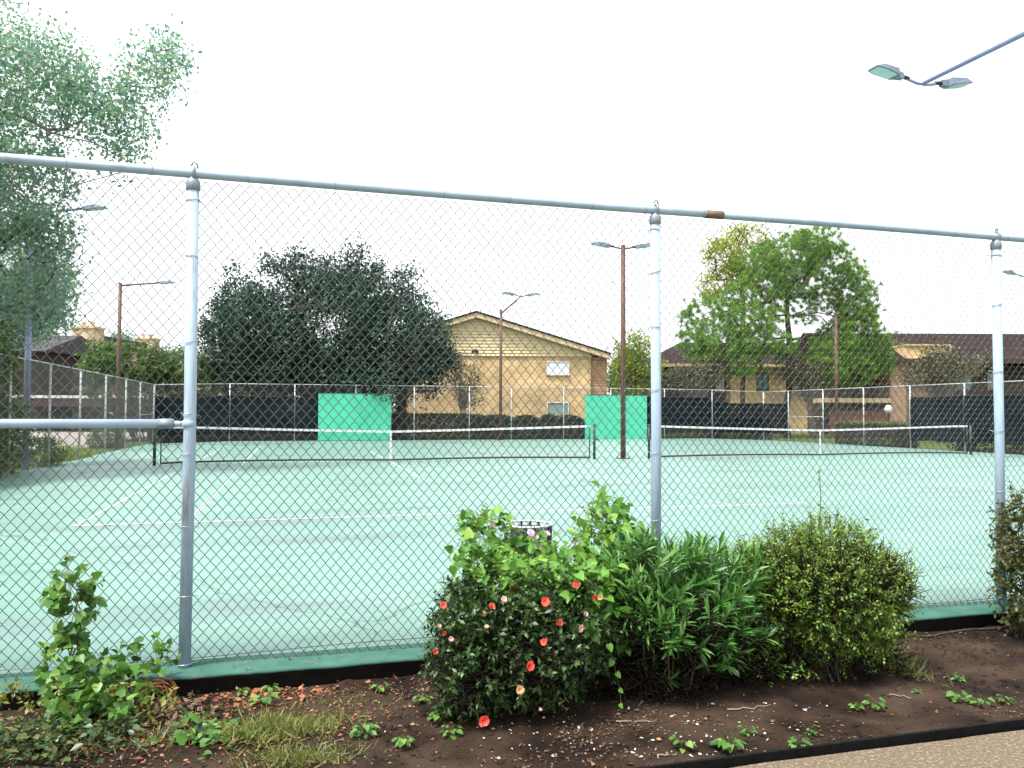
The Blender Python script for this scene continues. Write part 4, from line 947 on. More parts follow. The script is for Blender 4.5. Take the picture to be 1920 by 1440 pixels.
# --- left side: tall leafy tree, vines on the side fence, bushes
def left_tree():
    rg = np.random.default_rng(61); Y = -3.0; b = np.array((-13.2, -2.5, GZ))
    ells = [e_px(30, 240, Y, 75, 75, 2), e_px(60, 140, Y, 80, 55, 2), e_px(10, 60, Y, 50, 60, 2), e_px(150, 200, Y, 60, 45, 1.6), e_px(210, 250, Y, 45, 45, 1.2), e_px(215, 190, Y, 40, 35, 1), e_px(270, 140, Y, 55, 40, 1.1), e_px(300, 95, Y, 45, 32, .9), e_px(320, 140, Y, 26, 30, .7), e_px(255, 225, Y, 30, 40, .8), e_px(120, 130, Y, 50, 40, 1.4), e_px(240, 300, Y, 25, 40, .8), e_px(20, 360, Y, 60, 60, 1.8), e_px(70, 320, Y, 60, 40, 1.6),
            e_px(-60, 200, Y, 90, 150, 2.5), e_px(-120, 350, Y, 120, 130, 2.5)]
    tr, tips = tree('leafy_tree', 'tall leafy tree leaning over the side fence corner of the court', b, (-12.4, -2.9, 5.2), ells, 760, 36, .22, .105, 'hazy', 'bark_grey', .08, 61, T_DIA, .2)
    ells = [e_px(15, 500, 1.5, 70, 70, 1.8), e_px(60, 560, 1.5, 60, 45, 1.6), e_px(100, 530, 1.5, 36, 40, 1.2), e_px(20, 420, -.8, 60, 50, 1.2), e_px(75, 430, -1.2, 50, 45, .8), e_px(90, 490, -1.2, 45, 50, .8), e_px(120, 450, -1.2, 26, 40, .6), e_px(40, 570, -1.5, 60, 50, .9), e_px(10, 600, 1.5, 70, 50, 1.6), e_px(90, 600, 1.5, 45, 28, 1.2)]
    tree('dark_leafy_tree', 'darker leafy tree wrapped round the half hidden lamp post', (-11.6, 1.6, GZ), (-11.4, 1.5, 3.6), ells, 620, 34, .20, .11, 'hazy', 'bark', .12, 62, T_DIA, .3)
left_tree()
def fence_vines():
    rg = np.random.default_rng(63)
    t = wthing('fence_vines', 'tangle of vines and shrubs swallowing the side fence', 'vines', (LX-.4, -2.5, GZ))
    ells = [(LX-.5, -3.6, 1.2, .5, 1.3, 1.5), (LX-.5, -1.9, 1.6, .5, .9, 1.5), (LX-.45, -5.5, 1.6, .6, 1.4, 1.9), (LX-.6, -2.6, 2.8, .7, 1.2, .9), (LX-.5, -.9, 1.0, .45, .8, 1.1), (LX-.4, 1.6, .2, .4, 1.2, .5), (LX-.3, -8.5, 1.4, .6, 2, 1.8), (LX-.3, -3.2, .5, .4, 1.8, .8), (LX-.6, -4.2, 3.0, .6, 1.2, 1.0)]
    P, ax, nm, S, a, b = twigs(ells, 4200, 9, .30, .10, rg, .35, .2)
    tag(obj('foliage', leaf_mesh('foliage', P, frames(ax, nm), S, T_OVAL, 'leftbush'), t), kind='stuff')
    sticks('stems', a, b, np.full(len(a), .006), np.full(len(a), .003), 'twig', t)['kind'] = 'stuff'
    for k in range(9):
        y = -5+k*.55+rg.normal()*.1; pts = [(LX-.35+rg.normal()*.06, y+rg.normal()*.12*i, GZ+.45*i) for i in range(6)]
        MB().tube(pts, np.linspace(.03, .008, 6), 5).build('stem', 'bark', t, True)
fence_vines()
def mound(name, label, ells, n, per, tl, ls, mat, seed, cat='bush', tmpl=T_OVAL, shell=.5, up=.4):
    rg = np.random.default_rng(seed); e = np.array(ells); c = e[:, :3].mean(0); t = wthing(name, label, cat, (c[0], c[1], GZ))
    P, ax, nm, S, a, b = twigs(ells, n, per, tl, ls, rg, shell, up, GZ+.02)
    tag(obj('foliage', leaf_mesh('foliage', P, frames(ax, nm), S, tmpl, mat), t), kind='stuff')
    k = 40; st = in_ellipsoids(ells, k, .2, rg)[0]; A = np.stack([c[0]+(st[:, 0]-c[0])*.3, c[1]+(st[:, 1]-c[1])*.3, np.full(k, GZ)], -1)
    sticks('stems', A, st, np.full(k, .035), np.full(k, .01), 'bark', t)['kind'] = 'stuff'
    return t
mound('leafy_bush', 'broad sunlit green bush mass rising over the carport roof', [e_px(250, 690, 24, 75, 38, 2), e_px(330, 700, 24, 65, 30, 2), e_px(195, 680, 24, 35, 32, 1.5), e_px(385, 715, 23, 40, 26, 1.5), e_px(260, 735, 24, 95, 28, 1.8)], 1500, 14, .5, .20, 'leftbush', 71, tmpl=T_DIA)
mound('round_bush', 'clipped round green bush outside the side fence', [atx(200, 828, LX-1.6).tolist()+[.75, .9, .75]], 700, 9, .14, .075, 'leftbush', 72, shell=.75)
mound('low_shrub', 'low yellow green shrubs along the foot of the side fence', [atx(140, 858, LX-.5).tolist()+[.35, 1.6, .30], atx(115, 862, LX-.5).tolist()+[.35, .7, .4]], 500, 8, .16, .07, 'lime', 73)
# trees that close the view behind the houses
def far_tree(px, D, top, w, label, mat, seed):
    x, y = at_depth(px, D); p = dep(px, top, D); hgt = p[2]; rw = w*D/F/2
    tree('distant_tree', label, (x, y), (x, y, hgt*.5), [(x, y, hgt*.68, rw, rw, hgt*.3), (x+rw*.3, y, hgt*.85, rw*.6, rw*.6, hgt*.15), (x-rw*.4, y, hgt*.6, rw*.7, rw*.6, hgt*.22)], 220, 24, .45, .34, mat, 'bark', .25, seed, T_DIA, .4)
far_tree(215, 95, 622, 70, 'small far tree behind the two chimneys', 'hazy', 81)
far_tree(20, 80, 560, 150, 'far dark tree behind the dark roofed house', 'oak', 82)
far_tree(330, 100, 650, 120, 'far tree low behind the distant cream house', 'leftbush', 83)
far_tree(1175, 90, 655, 60, 'far tree glimpsed between the brick house and lime tree', 'leftbush', 84)
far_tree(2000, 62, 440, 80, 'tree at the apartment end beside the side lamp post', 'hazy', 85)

# ================================================================== PLANTS IN THE BED
def split_leaves(t, P, R, S, tmpl, mat, nind, mesh_name='leaf', min_s=0.0):
    """the leaves that show largest become parts of their own, the rest one mass"""
    d = np.linalg.norm(P-CAM, axis=1)-S*6
    order = np.argsort(d); pick = order[S[order] > min_s][:nind]; mask = np.ones(len(P), bool); mask[pick] = False
    V, Fc = tmpl; me = np_mesh(mesh_name, V, Fc, mat)
    for i in pick:
        o = obj('leaf', me, t); m = Matrix(R[i].tolist()).to_4x4(); m.translation = Vector(P[i].tolist()); o.matrix_basis = m @ Matrix.Scale(float(S[i]), 4)
    tag(obj('foliage', leaf_mesh('foliage', P[mask], R[mask], S[mask], tmpl, mat), t), kind='stuff')
def stems(t, foot, tips, r0, r1, mat, rg, name='stems', seg=4, wob=.05):
    mb = MB()
    for q in tips:
        f = np.array(foot)+rg.normal(size=3)*np.array((.08, .06, 0)); pts = [f+(q-f)*np.array((i/seg, i/seg, (i/seg)**.85))+rg.normal(size=3)*wob*(0 < i < seg) for i in range(seg+1)]
        mb.tube(pts, np.linspace(r0, r1, seg+1), 5, False)
    tag(mb.build(name, mat, t, True), kind='stuff')
def bed_z(x, y): return float(zdirt(x, y))
def flower(t, p, r, mat, rg, face):
    """open rose: outer and inner petals cupped round a centre"""
    f = unit(np.array(face)+rg.normal(size=3)*.35); mb = MB(); u = unit(np.cross(f, (0.2, .1, .97))); w = np.cross(f, u)
    for ringi, (n, rr, lift, ph) in enumerate(((6, 1.0, .45, 0), (6, .80, .8, .5), (5, .55, 1.1, .2), (4, .30, 1.7, .6))):
        for k in range(n):
            a = 6.283*(k+ph)/n+rg.normal()*.12; d = math.cos(a)*u+math.sin(a)*w; s = -math.sin(a)*u+math.cos(a)*w; q = r*rr*(.85+.3*rg.random())
            mb.add([p, p+d*q*.55-s*q*.55+f*q*lift*.55, p+d*q*.62+f*q*lift*.5, p+d*q*.55+s*q*.55+f*q*lift*.55, p+d*q-s*q*.36+f*q*lift, p+d*q*1.08+f*q*lift*.85, p+d*q+s*q*.36+f*q*lift],
                   [(0, 2, 1), (0, 3, 2), (1, 2, 5, 4), (2, 3, 6, 5)])
    mb.build('flower', mat, t)

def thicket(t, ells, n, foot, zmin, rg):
    """dense dead inner twigs, coloured near black for the shade below the leafy canopy"""
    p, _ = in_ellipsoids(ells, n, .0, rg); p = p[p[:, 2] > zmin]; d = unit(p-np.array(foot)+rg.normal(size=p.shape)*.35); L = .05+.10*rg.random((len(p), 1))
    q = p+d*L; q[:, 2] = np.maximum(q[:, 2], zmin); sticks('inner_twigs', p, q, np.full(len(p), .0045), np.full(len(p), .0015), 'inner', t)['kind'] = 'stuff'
# --- rose bush
def rose_bush():
    rg = np.random.default_rng(101); Y = -19.24
    foot = aty(990, 1385, -19.3); t = wthing('rose_bush', 'dark rose bush dotted with coral and peach blooms against the fence', 'rose bush', (foot[0], -19.3, bed_z(foot[0], -19.3)))
    E_ = [e_px(960, 1160, Y+.08, 115, 80, .30), e_px(885, 1170, Y+.1, 60, 70, .25), e_px(1060, 1180, Y+.05, 85, 85, .30), e_px(990, 1230, Y, 110, 70, .32), e_px(890, 1260, Y+.02, 75, 70, .26)]
    LOW = [e_px(905, 1330, Y+.12, 85, 60, .22), e_px(1000, 1320, Y+.22, 130, 75, .26), e_px(1090, 1290, Y+.25, 90, 100, .25), e_px(930, 1365, Y-.05, 80, 25, .2)]
    zmin = bed_z(foot[0], -19.3)+.02
    P, ax, nm, S, a, b = twigs(E_, 1900, 9, .10, .034, rg, .45, .15, zmin)
    PT = P.copy(); tag(obj('foliage', leaf_mesh('foliage', P, frames(ax, nm), S, T_OVAL, 'rose_leaf'), t), kind='stuff')
    sticks('twigs', a, b, np.full(len(a), .0022), np.full(len(a), .001), 'twig_green', t)['kind'] = 'stuff'
    P, ax, nm, S, a, b = twigs(LOW, 420, 8, .10, .034, rg, .4, .1, zmin); tag(obj('low_foliage', leaf_mesh('low_foliage', P, frames(ax, nm), S, T_OVAL, 'rose_leaf'), t), kind='stuff')
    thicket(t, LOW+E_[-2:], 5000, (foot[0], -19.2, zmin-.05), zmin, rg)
    stems(t, (foot[0], -19.2, zmin-.05), in_ellipsoids(E_, 70, .3, rg)[0], .006, .002, 'bark', rg)
    ALL = np.concatenate([PT, P]); q_ = ALL-CAM; dz = q_@FW; up_ = 960+F*(q_@RT)/dz; vp_ = 720-F*(q_@UP)/dz
    def on_leaf(px, py):
        """the bloom sits on the outermost leaves there"""
        d2 = np.hypot(up_-px, vp_-py); k = np.argsort(d2)[:40]; return dep(px, py, dz[k].min()-.03)
    cols = {'r': 'rose_red', 'p': 'rose_peach', 'k': 'rose_pink'}
    for px, py, c, r in [(965, 1104, 'r', 10), (907, 1152, 'p', 9), (945, 1124, 'k', 7), (922, 1137, 'r', 8), (1022, 1129, 'r', 11), (1079, 1098, 'r', 9), (1112, 1119, 'r', 8), (1126, 1120, 'p', 7), (1048, 1168, 'r', 9), (1088, 1178, 'k', 8), (1020, 1204, 'r', 8), (992, 1249, 'r', 11),
                         (974, 1293, 'p', 9), (907, 1351, 'r', 12), (831, 1135, 'r', 8), (832, 1187, 'r', 6), (816, 1221, 'r', 7), (846, 1198, 'k', 6), (912, 1175, 'k', 5), (824, 1174, 'k', 5), (1098, 1152, 'k', 6), (1013, 1330, 'k', 4)]:
        p = on_leaf(px, py); flower(t, p, r*.0021, cols[c], rg, (0, -1, .35))
rose_bush()
# --- broad leaved vine spilling over the rose bush and up the fence
def vine():
    rg = np.random.default_rng(103); Y = -18.72
    foot = aty(1130, 1330, -18.8); t = wthing('climbing_vine', 'bright heart leaved vine heaped over the rose bush at the fence', 'vine', (foot[0], -18.8, bed_z(foot[0], -18.8)))
    YF = -19.12         # where it spills forward over the roses
    E_ = [e_px(918, 1030, Y, 40, 60, .12), e_px(975, 1062, Y-.1, 60, 32, .14), e_px(1050, 1072, Y-.1, 60, 32, .16), e_px(1128, 1020, Y, 50, 62, .14), e_px(1175, 1075, Y-.12, 60, 60, .16), e_px(905, 1000, Y+.05, 18, 32, .06), e_px(1130, 975, Y+.1, 18, 30, .05),
          e_px(930, 1090, YF, 50, 36, .10), e_px(1000, 1100, YF-.05, 70, 34, .12), e_px(1075, 1110, YF-.1, 70, 42, .12), e_px(1150, 1130, YF-.05, 55, 60, .12), e_px(1100, 1170, YF-.15, 40, 40, .08), e_px(890, 1070, YF+.1, 24, 40, .08)]
    P, ax, nm, S, a, b = twigs(E_, 420, 4, .14, .056, rg, .6, .25)
    nm = unit(nm+np.array((0, -.55, .2))); split_leaves(t, P, frames(ax, nm), S, T_HEART, 'vine_leaf', 260, 'vine_leaf')
    P, ax, nm, S, a2, b2 = twigs(E_, 600, 6, .10, .028, rg, .7, .6)
    tag(obj('small_leaves', leaf_mesh('small_leaves', P, frames(ax, nm), S, T_OVAL, 'vine_leaf'), t), kind='stuff')
    sticks('tendrils', np.concatenate([a, a2]), np.concatenate([b, b2]), np.full(len(a)+len(a2), .0018), np.full(len(a)+len(a2), .0009), 'twig_green', t)['kind'] = 'stuff'
    stems(t, (foot[0], -18.8, foot[2]), in_ellipsoids(E_, 26, .2, rg)[0], .006, .002, 'twig_green', rg)
    for px, py in [(905, 950), (1130, 945), (918, 975)]:
        p0 = aty(px+4, py+70, Y+.05); p1 = aty(px, py, Y+.05); MB().tube([p0, (p0+p1)/2+rg.normal(size=3)*.006, p1], [.0025, .002, .001], 5).build('shoot', 'twig_green', t)
        for k in range(4):
            q = p0+(p1-p0)*(.4+.18*k); o = obj('leaf', bpy.data.meshes['vine_leaf'], t); m = Matrix(frames(rdir(1, rg)+np.array([(0, 0, .5)]), rdir(1, rg))[0].tolist()).to_4x4(); m.translation = Vector(q.tolist()); o.matrix_basis = m @ Matrix.Scale(.028, 4)
    for px, py in [(922, 985), (995, 1000), (1003, 1010), (1025, 1002), (1079, 1022), (1012, 1026)]:
        flower(t, aty(px, py, Y-.12), .022, 'mauve', rg, (0, -.6, .8))
    # strand hanging in front of the dark bush, with round leaves
    pts = [aty(px, py, -19.42) for px, py in [(1105, 1180), (1138, 1205), (1150, 1240), (1157, 1270), (1163, 1300), (1165, 1345), (1160, 1385)]]
    MB().tube(pts, .002, 5).build('hanging_strand', 'twig_green', t)
    for (px, py), s in zip([(1112, 1193), (1141, 1208), (1148, 1237), (1156, 1261), (1161, 1292), (1162, 1320), (1161, 1344)], (.05, .045, .042, .036, .03, .028, .026)):
        o = obj('leaf', bpy.data.meshes['vine_leaf'], t); y_ = unit(np.array([(rg.normal()*.5, -.3, -.4)])); m = Matrix(frames(y_, np.array([(0, -1, .5)]))[0].tolist()).to_4x4(); m.translation = Vector((aty(px, py, -19.43)).tolist()); o.matrix_basis = m @ Matrix.Scale(s, 4)
vine()
# --- oleander
def oleander():
    rg = np.random.default_rng(105); Y = -19.16
    foot = aty(1270, 1335, -19.1); t = wthing('oleander', 'oleander with long narrow leaves between the vine and the small leaved shrub', 'shrub', (foot[0], -19.1, bed_z(foot[0], -19.1)))
    E_ = [e_px(1225, 1100, Y, 100, 70, .28), e_px(1320, 1110, Y, 85, 70, .28), e_px(1370, 1100, Y+.1, 60, 60, .22), e_px(1270, 1170, Y-.08, 125, 60, .3), e_px(1190, 1150, Y-.05, 60, 50, .22), e_px(1340, 1190, Y-.05, 85, 55, .26)]
    LOW = [e_px(1270, 1280, Y+.05, 125, 75, .26), e_px(1190, 1280, Y+.08, 90, 85, .24), e_px(1370, 1280, Y+.08, 85, 80, .24)]
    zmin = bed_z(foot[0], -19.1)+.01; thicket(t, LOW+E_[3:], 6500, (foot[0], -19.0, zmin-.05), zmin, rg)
    p, d = in_ellipsoids(E_, 440, .5, rg); p2, d2 = in_ellipsoids(LOW, 70, .5, rg); p, d = np.concatenate([p, p2]), np.concatenate([d, d2]); ok = p[:, 2] > .0; p, d = p[ok], d[ok]; n = len(p)
    dr = unit(d*.7+np.array((0, -.15, .9))+rg.normal(size=(n, 3))*.3); m = 13
    side = unit(np.cross(dr, rdir(n, rg))); s2 = np.cross(dr, side); ang = (np.arange(m)*2.1)[None]+rg.random((n, 1))*6.28; tt = (np.arange(m)/m)[None, :, None]
    out = np.cos(ang)[..., None]*side[:, None]+np.sin(ang)[..., None]*s2[:, None]
    ax = unit(out*(1.1-.6*tt)+dr[:, None]*(.45+.7*tt)+rg.normal(size=(n, m, 3))*.12); P = p[:, None]+dr[:, None]*.10*tt
    nm = unit(dr[:, None]-ax*.3+rg.normal(size=(n, m, 3))*.2); S = (.105*(.7+.5*rg.random((n, m)))).ravel()
    split_leaves(t, P.reshape(-1, 3), frames(ax.reshape(-1, 3), nm.reshape(-1, 3)), S, T_LANCE, 'oleander', 280, 'oleander_leaf')
    sticks('twigs', p-dr*.08, p+dr*.11, np.full(n, .0035), np.full(n, .0018), 'twig_green', t)['kind'] = 'stuff'
    stems(t, (foot[0], -19.05, foot[2]-.03), p[::6], .009, .003, 'twig', rg)
oleander()
# --- small leaved yellow green shrub
def privet(name, label, E_, foot, n, mat, seed, ls=.023, sprigs=(), tl=.11, per=11, low=None):
    rg = np.random.default_rng(seed); z = bed_z(foot[0], foot[1]); t = wthing(name, label, 'shrub', (foot[0], foot[1], z))
    P, ax, nm, S, a, b = twigs(E_, n, per, tl, ls, rg, .45, .6, z+.03)
    tag(obj('foliage', leaf_mesh('foliage', P, frames(ax, nm), S, T_OVAL, mat), t), kind='stuff')
    sticks('twigs', a, b, np.full(len(a), .0022), np.full(len(a), .001), 'twig', t)['kind'] = 'stuff'
    if low:
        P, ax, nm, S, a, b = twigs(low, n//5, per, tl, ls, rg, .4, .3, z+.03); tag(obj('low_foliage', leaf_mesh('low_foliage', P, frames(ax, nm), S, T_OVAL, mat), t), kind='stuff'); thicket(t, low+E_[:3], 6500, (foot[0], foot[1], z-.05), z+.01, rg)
    stems(t, (foot[0], foot[1], z-.04), in_ellipsoids(E_, 80, .35, rg)[0], .008, .002, 'bark', rg)
    for pts in sprigs:
        q = [aty(x, y, foot[1]+.1) for x, y in pts]; MB().tube(q, np.linspace(.0035, .0015, len(q)), 5).build('sprig', 'twig', t)
        q = np.array(q); m = 34; u = rg.random(m)*(len(q)-1.001); i = u.astype(int); pp = q[i]+(q[i+1]-q[i])*(u-i)[:, None]
        tag(obj('sprig_leaves', leaf_mesh('sprig_leaves', pp, frames(unit(rdir(m, rg)+np.array((0, 0, .5))), rdir(m, rg)), .024*(.5+.7*rg.random(m)), T_OVAL, mat), t), kind='stuff')
Y = -19.18
privet('small_leaved_shrub', 'rounded shrub of tiny yellow green leaves with one tall sprig',
       [e_px(1540, 1100, Y, 120, 75, .32), e_px(1460, 1100, Y+.05, 75, 62, .28), e_px(1625, 1100, Y+.05, 70, 62, .28), e_px(1560, 1030, Y+.1, 70, 45, .22), e_px(1490, 1040, Y+.1, 60, 40, .2), e_px(1560, 1160, Y-.02, 115, 50, .30), e_px(1620, 1160, Y, 62, 60, .22), e_px(1405, 1090, Y+.1, 40, 60, .2)],
       aty(1550, 1320, -19.2)[:2], 3600, 'privet', 107, low=[e_px(1550, 1270, Y+.04, 115, 75, .26), e_px(1460, 1270, Y+.05, 85, 80, .24), e_px(1635, 1250, Y+.04, 50, 65, .18), e_px(1400, 1250, Y+.08, 55, 100, .2)], sprigs=[[(1540, 1040), (1537, 980), (1539, 930), (1536, 882)], [(1520, 1040), (1522, 990), (1518, 960)], [(1560, 1030), (1566, 985), (1572, 955)], [(1610, 1030), (1608, 985)], [(1660, 1060), (1690, 1045), (1712, 1030)]])
privet('olive_shrub', 'olive green broad leaved shrub against the fence post past the bare soil', [e_px(1960, 1040, -18.8, 85, 90, .25), e_px(1925, 990, -18.75, 45, 60, .18), e_px(1935, 1110, -18.8, 60, 75, .22), (3.1, -18.8, .45, .45, .25, .4)], aty(1945, 1190, -18.8)[:2], 1000, 'laurel', 109, .042, per=8)
# --- vine climbing the fence at the left
def left_vine():
    rg = np.random.default_rng(111); Y = FY-.07; f0 = aty(140, 1300, -18.5); t = wthing('fence_climber', 'narrow leafy vine climbing the chain link above a clump of weeds', 'vine', (f0[0], -18.5, bed_z(f0[0], -18.5)))
    E_ = [e_px(125, 1090, Y, 30, 26, .05), e_px(140, 1130, Y-.02, 36, 40, .07), e_px(120, 1180, Y, 34, 40, .07), e_px(115, 1235, Y-.02, 30, 40, .07), e_px(130, 1280, Y-.06, 40, 30, .1), e_px(85, 1200, Y, 22, 22, .04)]
    P, ax, nm, S, a, b = twigs(E_, 85, 4, .07, .052, rg, .3, .1); nm = unit(nm+np.array((0, -.7, .1)))
    split_leaves(t, P, frames(ax, nm), S, T_HEART, 'weed', 150, 'climber_leaf')
    sticks('tendrils', a, b, np.full(len(a), .0016), np.full(len(a), .001), 'twig', t)['kind'] = 'stuff'
    for k in range(5):
        pts = [aty(135+rg.normal()*10, y, Y-.01)+rg.normal(size=3)*.012 for y in (1310, 1260, 1210, 1160, 1110, 1080)]; MB().tube(pts, np.linspace(.004, .0015, 6), 5).build('stem', 'twig', t)
    t = wthing('weed_clump', 'clump of broad leaved green weeds spreading beside the fence post', 'weeds', (f0[0]+.3, -18.65, bed_z(f0[0]+.3, -18.65)))
    E_ = [e_px(175, 1265, -18.6, 50, 36, .14), e_px(270, 1245, -18.55, 45, 26, .1), e_px(160, 1310, -18.75, 60, 28, .15), e_px(215, 1300, -18.75, 60, 32, .15), e_px(190, 1345, -18.95, 60, 18, .12)]
    P, ax, nm, S, a, b = twigs(E_, 120, 4, .09, .050, rg, .3, .5, -.14); split_leaves(t, P, frames(ax, nm), S, T_HEART, 'weed', 220, 'weed_leaf_mesh')
    sticks('stalks', a-np.array((0, 0, .05)), b, np.full(len(a), .0018), np.full(len(a), .001), 'twig_green', t)['kind'] = 'stuff'
    t = wthing('yellowing_weeds', 'yellowing weeds at the rusty coil of dead vine', 'weeds', (f0[0]+.5, -18.75, bed_z(f0[0]+.5, -18.75)))
    E_ = [e_px(235, 1310, -18.8, 26, 22, .08), e_px(300, 1325, -18.85, 22, 20, .08), e_px(20, 1300, -18.6, 26, 14, .1), e_px(90, 1325, -18.8, 26, 14, .1)]
    P, ax, nm, S, a, b = twigs(E_, 75, 5, .06, .036, rg, .3, .5, -.14); tag(obj('foliage', leaf_mesh('foliage', P, frames(ax, nm), S, T_OVAL, 'weed_yellow'), t), kind='stuff')
    sticks('stalks', a-np.array((0, 0, .04)), b, np.full(len(a), .0016), np.full(len(a), .001), 'twig_green', t)['kind'] = 'stuff'
    # coil of dead vine
    c = aty(292, 1300, -18.72); t = wthing('dead_vine_coil', 'rusty brown coil of dead vine lying against the kerb', 'dead vine', (c[0], -18.72, bed_z(c[0], -18.72)))
    for k in range(16):
        R_ = .085*(.7+.5*rg.random()); ph = rg.random()*6; tl = rg.normal(size=2)*.25; m = int(10+8*rg.random())
        pts = [c+np.array((R_*math.cos(ph+.36*i), tl[0]*R_*math.cos(ph+.36*i)+.05*rg.normal()*.3+.01*k-.08, R_*.9*math.sin(ph+.36*i)-.01))+rg.normal(size=3)*.004 for i in range(m)]
        pts = [(p[0], p[1], max(p[2], bed_z(p[0], p[1])+.004)) for p in pts]; MB().tube(pts, .0022, 4).build('strand', 'rust_vine', t)
left_vine()
def creeper(name, label, px, py, rx, ry, n, mat, ls, seed, tmpl=T_OVAL, cat='ground cover', h=.10):
    rg = np.random.default_rng(seed); c = atz(px, py, -.07); d = (c-CAM)@FW; a = rx*d/F; b = ry*d/F*d/(CAM[2])*.9
    x = c[0]+rg.normal(size=n)*a*.5; y = c[1]+rg.normal(size=n)*b*.5; ok = (y < -18.5) & (y > -20.2); x, y = x[ok], y[ok]; n = len(x); z = zdirt(x, y)+rg.random(n)*h
    P = np.stack([x, y, z], -1); ax = unit(rg.normal(size=(n, 3))*np.array((1, 1, .35))+np.array((0, 0, .25))); nm = unit(rg.normal(size=(n, 3))*.35+np.array((0, 0, 1.0)))
    o = obj(name, leaf_mesh(name, P, frames(ax, nm), ls*(.5+.8*rg.random(n)), tmpl, mat)); tag(o, label, cat, kind='stuff'); return o
creeper('ground_creeper', 'dark creeping weeds over the soil left of the grass tuft', 120, 1385, 190, 60, 900, 'rose_leaf', .045, 121, h=.09)
creeper('ground_creeper', 'olive creeping weeds in the corner below the climber', 60, 1400, 130, 50, 380, 'laurel', .05, 122, h=.10)
creeper('ground_creeper', 'sparse green creepers between weed clump and grass tuft', 390, 1385, 80, 40, 60, 'weed', .05, 123, T_HEART, h=.05)
creeper('dry_tangle', 'dry brown leaves and stems around the dead vine coil', 250, 1350, 130, 40, 420, 'litter', .05, 124, h=.05)
# grass tufts
def grass(px, py, rx, ry, n, label, seed, L=.07):
    rg = np.random.default_rng(seed); c = atz(px, py, -.07); d = (c-CAM)@FW; a = rx*d/F; b = ry*d/F*d/CAM[2]*.9
    x = c[0]+rg.normal(size=n)*a*.5; y = np.clip(c[1]+rg.normal(size=n)*b*.5, -20.2, -18.5); P = np.stack([x, y, zdirt(x, y)-.004], -1)
    ax = unit(rg.normal(size=(n, 3))*np.array((.7, .7, .2))+np.array((0, 0, .75))); o = obj('grass', leaf_mesh('grass', P, frames(ax, rdir(n, rg)), L*(.5+.9*rg.random(n)), T_BLADE, 'blade')); tag(o, label, 'grass', kind='stuff')
grass(520, 1370, 110, 26, 1500, 'short yellow green grass tuft on the bare soil', 131)
grass(560, 1425, 110, 22, 700, 'thin grass by the front edge of the bed', 132, .055)
grass(600, 1320, 190, 30, 500, 'sparse short grass under the kerb', 133, .035)
grass(1670, 1245, 30, 30, 260, 'wispy grass at the foot of the small leaved shrub', 134, .11)
grass(300, 1380, 250, 50, 600, 'sparse dry grass through the creeping weeds', 135, .06)
# fallen leaves and bits
def litter(name, label, n, mat, ls, seed, region, tmpl=T_OVAL, lift=.006):
    rg = np.random.default_rng(seed); x, y = region(rg, n); P = np.stack([x, y, zdirt(x, y)+lift+rg.random(n)*lift], -1)
    ax = unit(rg.normal(size=(n, 3))*np.array((1, 1, .18))); nm = unit(rg.normal(size=(n, 3))*.45+np.array((0, 0, 1.0)))
    tag(obj(name, leaf_mesh(name, P, frames(ax, nm), ls*(.4+.9*rg.random(n)**1.5), tmpl, mat)), label, 'leaf litter', kind='stuff')
def clumpy(x0, x1, y0, y1, k, seed):
    def f(rg, n):
        m = n*12; x = rg.uniform(x0, x1, m); y = rg.uniform(y0, y1, m); w = np.exp(k*fbm(x*1.7+seed, y*2.3, 3)); w /= w.sum(); i = rg.choice(m, n, False, w); return x[i], y[i]
    return f
def pxband(px0, px1, py0, py1, z=-.09):
    def f(rg, n):
        u = px0+(px1-px0)*rg.random(n); v = py0+(py1-py0)*rg.random(n); p = np.array([atz(a, b, z) for a, b in zip(u, v)]); return p[:, 0], np.clip(p[:, 1], -20.2, -18.5)
    return f
litter('leaf_litter', 'brown leaf crumbs scattered over the whole soil bed', 9000, 'litter', .020, 141, clumpy(-6, 5, -20.2, -18.5, 6, 1.3))
litter('leaf_litter', 'rusty orange leaves drifted against the kerb', 260, 'litter_orange', .045, 142, lambda rg, n: (np.concatenate([atz(470, 1292, -.11)[0]+rg.normal(size=n//2)*.22, rg.uniform(-4.6, -1.6, n-n//2)]), -18.52-np.abs(rg.normal(size=n))*.10))
litter('leaf_litter', 'reddish brown leaf mould heaped near the grass and the coil', 2000, 'litter_orange', .024, 146, lambda rg, n: (-3.3+rg.normal(size=n)*.75, -19.0+rg.normal(size=n)*.32))
litter('leaf_litter', 'orange leaves strewn across the bed', 130, 'litter_orange', .042, 143, clumpy(-4.5, 4, -20.1, -18.55, 6, 5.1))
litter('fallen_petals', 'white petals and chips on the dark soil under the rose bush', 170, 'petal_white', .020, 144, pxband(880, 1560, 1330, 1440))
litter('fallen_petals', 'pale chips dotted over the open soil and leaf crumbs', 300, 'petal_white', .012, 145, clumpy(-5, 4, -20.15, -18.55, 7, 9.7))
def kerb_bits():
    rg = np.random.default_rng(149); n = 260; x = rg.uniform(-5, 4, n); y = FY-.17+.20*rg.random(n); P = np.stack([x, y, np.full(n, .016)], -1)
    tag(obj('leaf_litter', leaf_mesh('leaf_litter', P, frames(unit(rg.normal(size=(n, 3))*np.array((1, 1, .1))), unit(rg.normal(size=(n, 3))*.3+np.array((0, 0, 1.)))), .008+.02*rg.random(n)**2, T_OVAL, 'litter')), 'dry bits and leaf crumbs lying on the green kerb', 'leaf litter', kind='stuff')
kerb_bits()
